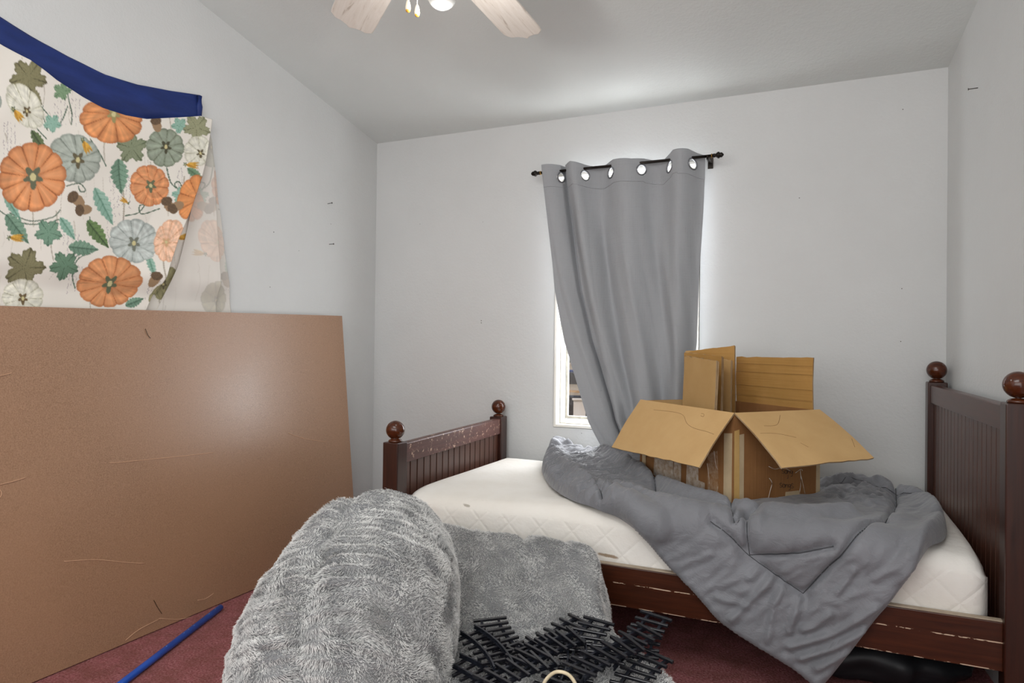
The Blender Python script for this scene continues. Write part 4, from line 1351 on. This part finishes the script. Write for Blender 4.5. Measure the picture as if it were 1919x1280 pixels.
def lounger_back():
    c = CAM * 0 + Vector((FX.x, FX.y, 0)).normalized() * 1.80 + Vector((RX.x, RX.y, 0)).normalized() * (-.405)
    f = Vector((FX.x, FX.y, 0)).normalized(); r = Vector((RX.x, RX.y, 0)).normalized()
    nu, nv = 170, 210; vs = []; fs = []
    for i in range(nu):
        th = 2 * math.pi * i / nu
        for j in range(nv + 1):
            ph = -.42 * math.pi / 2 + (math.pi / 2 * 1.42) * j / nv
            cx, sx = math.cos(th), math.sin(th); cp, spn = math.cos(ph), math.sin(ph)
            e = .86
            k = sp(cp, .90)
            lx = .268 * sp(cx, e) * k; ly = .44 * sp(sx, e) * k; lz =   .26 + (.388 if spn > 0 else .56) * sp(spn, .95 if spn > 0 else 1)
            # the far top leans right towards the bed, the near skirt spreads left
            t = max(0, lz) / .62
            lx += .07 * (t - .5)
            ly += .10 * (t - .4)
            p = c + r * lx + f * ly + Vector((0, 0, max(lz, .004)))
            n = (r * (cx * cp) + f * (sx * cp) + Vector((0, 0, spn)))
            # ruched gathers run out sideways from the centre seam
            s = lx / .27; along = ly * 1.0 + lz * 1.3
            phs = along * 21 + 1.1 * nz(s * 1.6 + (5 if s > -.13 else 0), along * 2.5, 2.2) + .9 * s * s
            kk = math.floor(phs); fr_ = phs - kk; sd = 1 if lx > -.035 else -1
            am = .35 + .9 * abs(nz(kk * 1.73, sd * 4.1, .5)); ext = .55 + .5 * nz(kk * 2.31, sd * 2.7, 7.5)
            fade = math.exp(-((abs(s + .13) - .18) / ext) ** 2) if abs(s + .13) > .18 else 1.0
            g = (max(0.0, 1 - abs(fr_ - .5) * 2.6) ** 1.4 - .35) * am * fade * 1.5 + .45 * nz(along * 30, s * 3, 8.1)
            seam = math.exp(-((lx + .035) / .022) ** 2)
            p = p + n * (.017 * g - .020 * seam * (spn > -.1) + .012 * nz(p.x * 4, p.y * 4, p.z * 4))
            if p.z < .004: p.z = .004
            vs.append(p)
    for i in range(nu):
        k = (i + 1) % nu
        for j in range(nv):
            fs.append([i * (nv + 1) + j, k * (nv + 1) + j, k * (nv + 1) + j + 1, i * (nv + 1) + j + 1])
    fs.append([i * (nv + 1) for i in range(nu - 1, -1, -1)])
    o = mesh_obj('back_cushion', vs, fs, M_furbase, LOUNGE, True)
    return o


bk = lounger_back()
FUR = True
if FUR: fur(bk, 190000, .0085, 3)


SEAT_Z = [(1.05, .20), (1.3, .235), (1.6, .255), (1.78, .275), (1.88, .300), (2.0, .352), (2.08, .392), (2.14, .412), (2.19, .400), (2.215, .35)]


def seat_z(y): return float(interp(SEAT_Z, y))


def lounger_seat():
    # right edge in plan, left edge hidden under the dome
    right = [(1.05, .05), (1.5, -.17), (1.7, -.325), (1.78, -.408), (1.845, -.500), (1.93, -.570), (2.0, -.605), (2.1, -.632), (2.17, -.675), (2.215, -.72)]
    left = [(1.05, -.72), (1.4, -.95), (1.8, -1.15), (2.215, -1.36)]
    ny, nx = 130, 90; vs = []; fs = []
    for i in range(ny + 1):
        y = 1.05 + (2.215 - 1.05) * i / ny; xr = float(interp(right, y)); xl = float(interp(left, y))
        for j in range(nx + 1):
            u = j / nx
            if u < .86:
                w = u / .86; x = xl + (xr - xl) * w
                e = min(1, max(0, (1 - w) * (xr - xl) / .06)); z = seat_z(y) - .035 * (1 - math.sqrt(max(0, 1 - (1 - e) ** 2)))
                z += .014 * nz(x * 5, y * 5, 1) + .010 * (1 - 2 * abs(nz((x + y) * 14, (y - x) * 3, 6))) * smoothstep(1.7, 2.0, y)
                z -= .010 * math.exp(-((x - (-.90 + (y - 2.1) * -.35)) / .012) ** 2) * smoothstep(1.8, 1.95, y)
                p = Vector((x, y, z))
            else:
                w = (u - .86) / .14; z0 = seat_z(y) - .035; z = z0 + (.01 - z0) * w
                bul = .035 * math.sin(math.pi * min(1, w * 1.05)); x = xr + bul
                p = Vector((x, y - 0.0 * w, z))
            if y > 2.2: pass
            vs.append(p)
    for i in range(ny):
        for j in range(nx):
            a = i * (nx + 1) + j; fs.append([a, a + 1, a + nx + 2, a + nx + 1])
    # closing skirts at the back and front
    n0 = len(vs)
    for j in range(nx + 1): vs.append(Vector((vs[ny * (nx + 1) + j].x, 2.222, .01)))
    for j in range(nx): fs.append([ny * (nx + 1) + j, ny * (nx + 1) + j + 1, n0 + j + 1, n0 + j])
    n1 = len(vs)
    for j in range(nx + 1): vs.append(Vector((vs[j].x, 1.03, .01)))
    for j in range(nx): fs.append([j + 1, j, n1 + j, n1 + j + 1])
    return mesh_obj('seat_cushion', vs, fs, M_furbase, LOUNGE, True)


st_ = lounger_seat()
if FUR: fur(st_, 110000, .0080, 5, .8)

# ------------------------------------------------------------------ toy train track sections
M_track = simple('black_plastic', '#121216', '#1c1c22', 20, .2, .7)
M_rail = simple('dark_rail_plastic', '#1b1d24', '#2b2e38', 20, .25, .5, 0, 60, .004, .3)


def make_track():
    R_, A_, n = .42, math.radians(30), 7
    root = empty('toy_track', (0, 0, 0))
    pt = lambda a, off: Vector(((R_ + off) * math.sin(a), R_ - (R_ + off) * math.cos(a), 0))
    for off in (-.024, .024):
        pts = [pt(A_ * (k / 16 - .5), off) for k in range(17)]
        m = MB()
        for (w, z0, z1) in ((.007, .007, .009), (.002, .009, .0155), (.0045, .0155, .018)):
            vs = []; fs = []
            for k, p in enumerate(pts):
                a = A_ * (k / 16 - .5); nn = Vector((math.sin(a), -math.cos(a), 0))
                vs += [p + nn * (w / 2) + Vector((0, 0, z0)), p - nn * (w / 2) + Vector((0, 0, z0)), p - nn * (w / 2) + Vector((0, 0, z1)), p + nn * (w / 2) + Vector((0, 0, z1))]
            for k in range(16):
                for q in range(4): fs.append([k * 4 + q, k * 4 + (q + 1) % 4, k * 4 + 4 + (q + 1) % 4, k * 4 + 4 + q])
            fs += [[0, 1, 2, 3], [67, 66, 65, 64]]
            m.add(vs, fs)
        m.build('rail', M_rail, root)
    for k in range(n):
        a = A_ * ((k + .5) / n - .5); M = Matrix.Translation(pt(a, 0)) @ Matrix.Rotation(a, 4, 'Z')
        m = MB().box((-.0040, -.047, 0), (.0040, .047, .0075), M)
        m.build('tie', M_track, root, .0008, 1)
    return root


def dup(root):
    c = root.copy(); COL.objects.link(c)
    for ch in [o for o in root.children]:
        d = ch.copy(); COL.objects.link(d); d.parent = c
    return c


TR = make_track()
# photo position of the centre, heading in the photo plane (deg), flipped over or not, lift, tilt, label
TRK = [((934, 1208), 136, 1, .0, 'black toy track section left of the middle pile, ties up, its far end highest'),
       ((918, 1240), 142, 0, .019, 'leftmost black toy track section, curved rails up, touching the domed cushion'),
       ((1046, 1204), 76, 1, .0, 'black toy track section reaching farthest up the middle of the plush seat'),
       ((990, 1232), 66, 1, .0, 'black toy track section lying low between the leftmost and the middle sections'),
       ((1024, 1242), 62, 1, .019, 'black toy track section lying across the near end of the middle pile'),
       ((1100, 1212), 94, 1, .0, 'black toy track section with nearly level ties just right of the middle pile'),
       ((1172, 1236), 70, 1, .019, 'black toy track section slanting over the right pile'),
       ((1208, 1206), 90, 1, .0, 'rightmost black toy track section, at the seat edge beside the bed rail'),
       ((1132, 1272), 62, 1, .038, 'black toy track section on top of the right pile near the bottom edge'),
       ((1082, 1256), 106, 0, .0, 'black toy track section with a shiny rail just right of the cable loop'),
       ((1060, 1285), 74, 1, .0, 'black toy track section just under the cable loop at the bottom edge'),
       ((1196, 1278), 80, 1, .0, 'black toy track section at the bottom edge below the right pile'),
       ((970, 1284), 60, 1, .019, 'black toy track section left of the cable loop at the bottom edge'),
       ((905, 1282), 152, 0, .0, 'black toy track section at the lower left against the domed cushion')]


def on_seat(px, py):
    z = .28
    for _ in range(8):
        p = P(px, py, Z=z); z = seat_z(p.y)
    return p


for k, ((px, py), hd, flip, lift, lb) in enumerate(TRK):
    o = TR if k == 0 else dup(TR)
    p = on_seat(px, py)
    slope = math.atan2(seat_z(p.y + .05) - seat_z(p.y - .05), .1)
    M = Matrix.Translation(p + Vector((0, 0, lift + .010))) @ Matrix.Rotation(slope, 4, 'X') @ Matrix.Rotation(math.radians(hd), 4, 'Z')
    if flip: M = M @ Matrix.Translation((0, 0, .018)) @ Matrix.Rotation(math.pi, 4, 'X')
    o.matrix_basis = M; o.rotation_mode = 'XYZ'
    tag(o, lb, 'toy track', 'toy train track sections on the plush seat')

# cream cable loop
cz = .30
loop = [P(x, y, Z=cz) for x, y in catmull([(1012, 1300), (1022, 1276), (1036, 1262), (1050, 1259), (1066, 1265), (1078, 1281), (1084, 1302)], 6)]
cb = MB().tube(loop, .0042, 10).build('cable', simple('cream_cable', '#e3d3b4', '#d9c7a4', 20, .4, .5), None)
tag(cb, 'cream cable curving over the black toy tracks at the bottom edge', 'cable')

# ------------------------------------------------------------------ dark bag pushed under the bed
def under_bag():
    vs = []; fs = []; nu, nv = 64, 24
    for i in range(nu):
        th = 2 * math.pi * i / nu
        for j in range(nv + 1):
            ph = -math.pi / 2 + math.pi * j / nv
            x, y, z = .31 * math.cos(th) * math.cos(ph), .22 * math.sin(th) * math.cos(ph), .085 * math.sin(ph)
            k = 1 + .16 * (1 - 2 * abs(nz(x * 7, y * 7, z * 9 + 4))) + .1 * nz(x * 16, y * 16, z * 16)
            vs.append((.12 + x * k, 2.62 + y * k, max(.002, .085 + z * k)))
    for i in range(nu):
        k = (i + 1) % nu
        for j in range(nv): fs.append([i * (nv + 1) + j, k * (nv + 1) + j, k * (nv + 1) + j + 1, i * (nv + 1) + j + 1])
    o = mesh_obj('plastic_bag', vs, fs, simple('black_plastic_film', '#121417', '#1d2024', 5, .5, .4), None, True)
    tag(o, 'black plastic bag lying on the carpet under the bed near the headboard', 'bag')


under_bag()

# ------------------------------------------------------------------ nails left in the walls
M_nail = simple('nail_steel', '#3a3835', '#55524c', 20, .4, .5, 0, 60, .004, .7)
def nail(p, d, up, label):
    m = MB().tube([p - d * .005, p + d * .028 + up * .004], .0017, 8); m.tube([p + d * .028 + up * .004, p + d * .0295 + up * .0043], .0042, 10)
    tag(m.build('nail', M_nail), label, 'nail')


nail(P(617, 458, X=XL), Vector((1, 0, 0)), Vector((0, 0, .2)), 'nail in the left wall above the top corner of the hardboard, lower one')
nail(P(614, 382, X=XL), Vector((1, 0, 0)), Vector((0, 0, .6)), 'nail in the left wall above the hardboard, upper one')
q = P(1878, 159, X=.575); q.x = XR + .0735 * (YB - q.y)
nail(q, Vector((-1, 0, 0)), Vector((0, 0, -.3)), 'nail in the right wall high above the headboard')
# small dark marks left in the paint are part of each wall
M_mark = simple('wall_hole', '#4a4640', None, 8, .8)
def marks(wallname, pts, kw, n):
    m = MB()
    for px, py, r in pts:
        p = P(px, py, **kw); m.lathe([(r, 0), (r, .0008), (.0001, .0008)], p, 8, n)
    o = m.build('nail_hole', M_mark, bpy.data.objects[wallname]); o['kind'] = 'stuff'


marks('wall_back', [(902, 601, .0025), (902, 605, .0025), (1498, 371, .002), (1690, 541, .002), (1688, 640, .002), (1090, 812, .002), (905, 416, .0015), (787, 420, .0015), (1692, 205, .002)], {'Y': YB}, Matrix.Rotation(math.pi / 2, 3, 'X'))
marks('wall_left', [(513, 435, .0025), (506, 538, .002), (560, 470, .0015), (620, 420, .0018)], {'X': XL}, Matrix.Rotation(math.pi / 2, 3, 'Y'))

# ------------------------------------------------------------------ ceiling fan
fn = Vector((0, SL, 1)).normalized()
FC = Vector((-1.10, 1.675, 2.346))
FANM = Matrix(((1, 0, 0), (0, fn.z, fn.y), (0, -fn.y, fn.z))).to_4x4()
FANM.translation = FC
FAN = empty('ceiling_fan', (0, 0, 0), 'white ceiling fan with carved blade tips and a light, hung under the sloped ceiling', 'ceiling fan')
FAN.matrix_basis = FANM
KEEP.add(FAN.name)
M_fanw = simple('fan_white', '#e6e3dc', '#dad6cd', 6, .35, .5)


def blade_mat():
    t = NT('washed_wood_blade'); v = t.coord((4, 26, 4))
    g = t.noise(v, 1.4, 6, .6, 1.5)
    t.color(t.ramp(g, [(0.32, lin('#b9ada0')), (0.42, lin('#dcd4ca')), (0.7, lin('#e6e0d8'))])); t.rough(.45, .4)
    return t.m


M_blade = blade_mat()
FR = .672
for k in range(6):
    an = math.radians(81.8 + 60 * k)
    top = []
    h = .083
    prof = [(.20, -h * .8), (.30, -h)] + [(FR - .055, -h), (FR - .03, -h * .97), (FR - .012, -h * .72), (FR - .012, -h * .45), (FR - .006, -h * .2), (FR + .006, 0)]
    prof = prof + [(x, -y) for x, y in reversed(prof[:-1])]
    m = MB(); n = len(prof); Rm = Matrix.Rotation(an, 4, 'Z') @ Matrix.Rotation(math.radians(9), 4, 'X')
    vs = [Vector((x, y, .004)) for x, y in prof] + [Vector((x, y, -.004)) for x, y in prof]
    fs = [list(range(n)), list(range(2 * n - 1, n - 1, -1))] + [[i, i + n, (i + 1) % n + n, (i + 1) % n] for i in range(n)]
    m.add(vs, fs); b = m.build('blade', M_blade, FAN, .003); b.matrix_basis = Rm; KEEP.add(b.name)
    MB().slab([Vector(q) for q in ((.10, -.025, -.005), (.24, -.045, -.005), (.27, 0, -.005), (.24, .045, -.005), (.10, .025, -.005))], .005).build('blade_bracket', M_fanw, b, .002)
MB().lathe([(.001, .0), (.12, 0), (.135, .02), (.135, .09), (.10, .13), (.09, .2), (.001, .2)], (0, 0, 0), 40).build('motor_housing', M_fanw, FAN)
MB().lathe([(.001, -.10), (.05, -.10), (.07, -.07), (.075, -.02), (.06, .0), (.001, .0)], (0, 0, 0), 32).build('light_fitter', M_fanw, FAN)
inv = FANM.inverted()
M_bulb = NT('lit_bulb_glass'); M_bulb.color(lin('#ffffff')); M_bulb.rough(.15)
M_bulb.b.inputs['Emission Color'].default_value = (1, .96, .9, 1); M_bulb.b.inputs['Emission Strength'].default_value = .3
M_fila = NT('filament'); M_fila.color(lin('#fff0d8')); M_fila.b.inputs['Emission Color'].default_value = (1, .9, .75, 1); M_fila.b.inputs['Emission Strength'].default_value = 4
gp = P(828, 17, Z=2.118); gc = gp + Vector((0, 0, .047))
G = NT('clear_globe'); G.b.inputs['Transmission Weight'].default_value = .9; G.rough(.06); G.color(lin('#f6f6f4')); G.b.inputs['IOR'].default_value = 1.12
MB().lathe([(.047 * math.sin(math.pi * k / 24) + .0005, -.047 * math.cos(math.pi * k / 24)) for k in range(1, 25)], inv @ gc, 32).build('glass_globe', G.m, FAN)
blb = MB().lathe([(.001, -.024), (.012, -.021), (.02, -.008), (.021, .002), (.016, .02), (.011, .035), (.001, .036)], inv @ (gc + Vector((0, 0, .004))), 24).build('bulb', M_bulb.m, FAN)
MB().tube([inv @ (gc + Vector((0, 0, .05))), inv @ (gc + Vector((-.005, -.05, .075))), Vector((0, .05, -.06))], .011, 12).build('lamp_arm', M_fanw, FAN)
M_fob = simple('cream_fob', '#f0e6d2', '#e9dcc4', 10, .35, .5); M_tip = simple('amber_fob_tip', '#d9a33c', None, 8, .35, .5)
M_chain = simple('bead_chain', '#e8e4da', None, 8, .3, .5, 0, 60, .004, .5)
for (px, py, zz) in ((764.5, 22, 2.112), (781.5, 30.5, 2.108)):
    b = P(px, py, Z=zz)
    ch = MB().tube([inv @ (b + Vector((0, 0, .036))), inv @ (b + Vector((.0, -.002, .09))), Vector((-.045, .06, -.07))], .0012, 6).build('pull_chain', M_chain, FAN)
    KEEP.add(ch.name)
    Mi = FANM.to_3x3().inverted()
    fb = MB().lathe([(.001, .004), (.0075, .004), (.0085, .009), (.0085, .015), (.006, .028), (.0035, .036), (.001, .037)], inv @ b, 18, Mi).build('fob', M_fob, ch)
    MB().lathe([(.001, .0), (.006, .0), (.0078, .0042), (.001, .0043)], inv @ b, 18, Mi).build('fob_tip', M_tip, ch)
light('fan_bulb_light', 'POINT', (gc.x, gc.y, gc.z - .06), (0, 0, 0), 7, (1, .98, .95), .04)

bpy.context.view_layer.update()
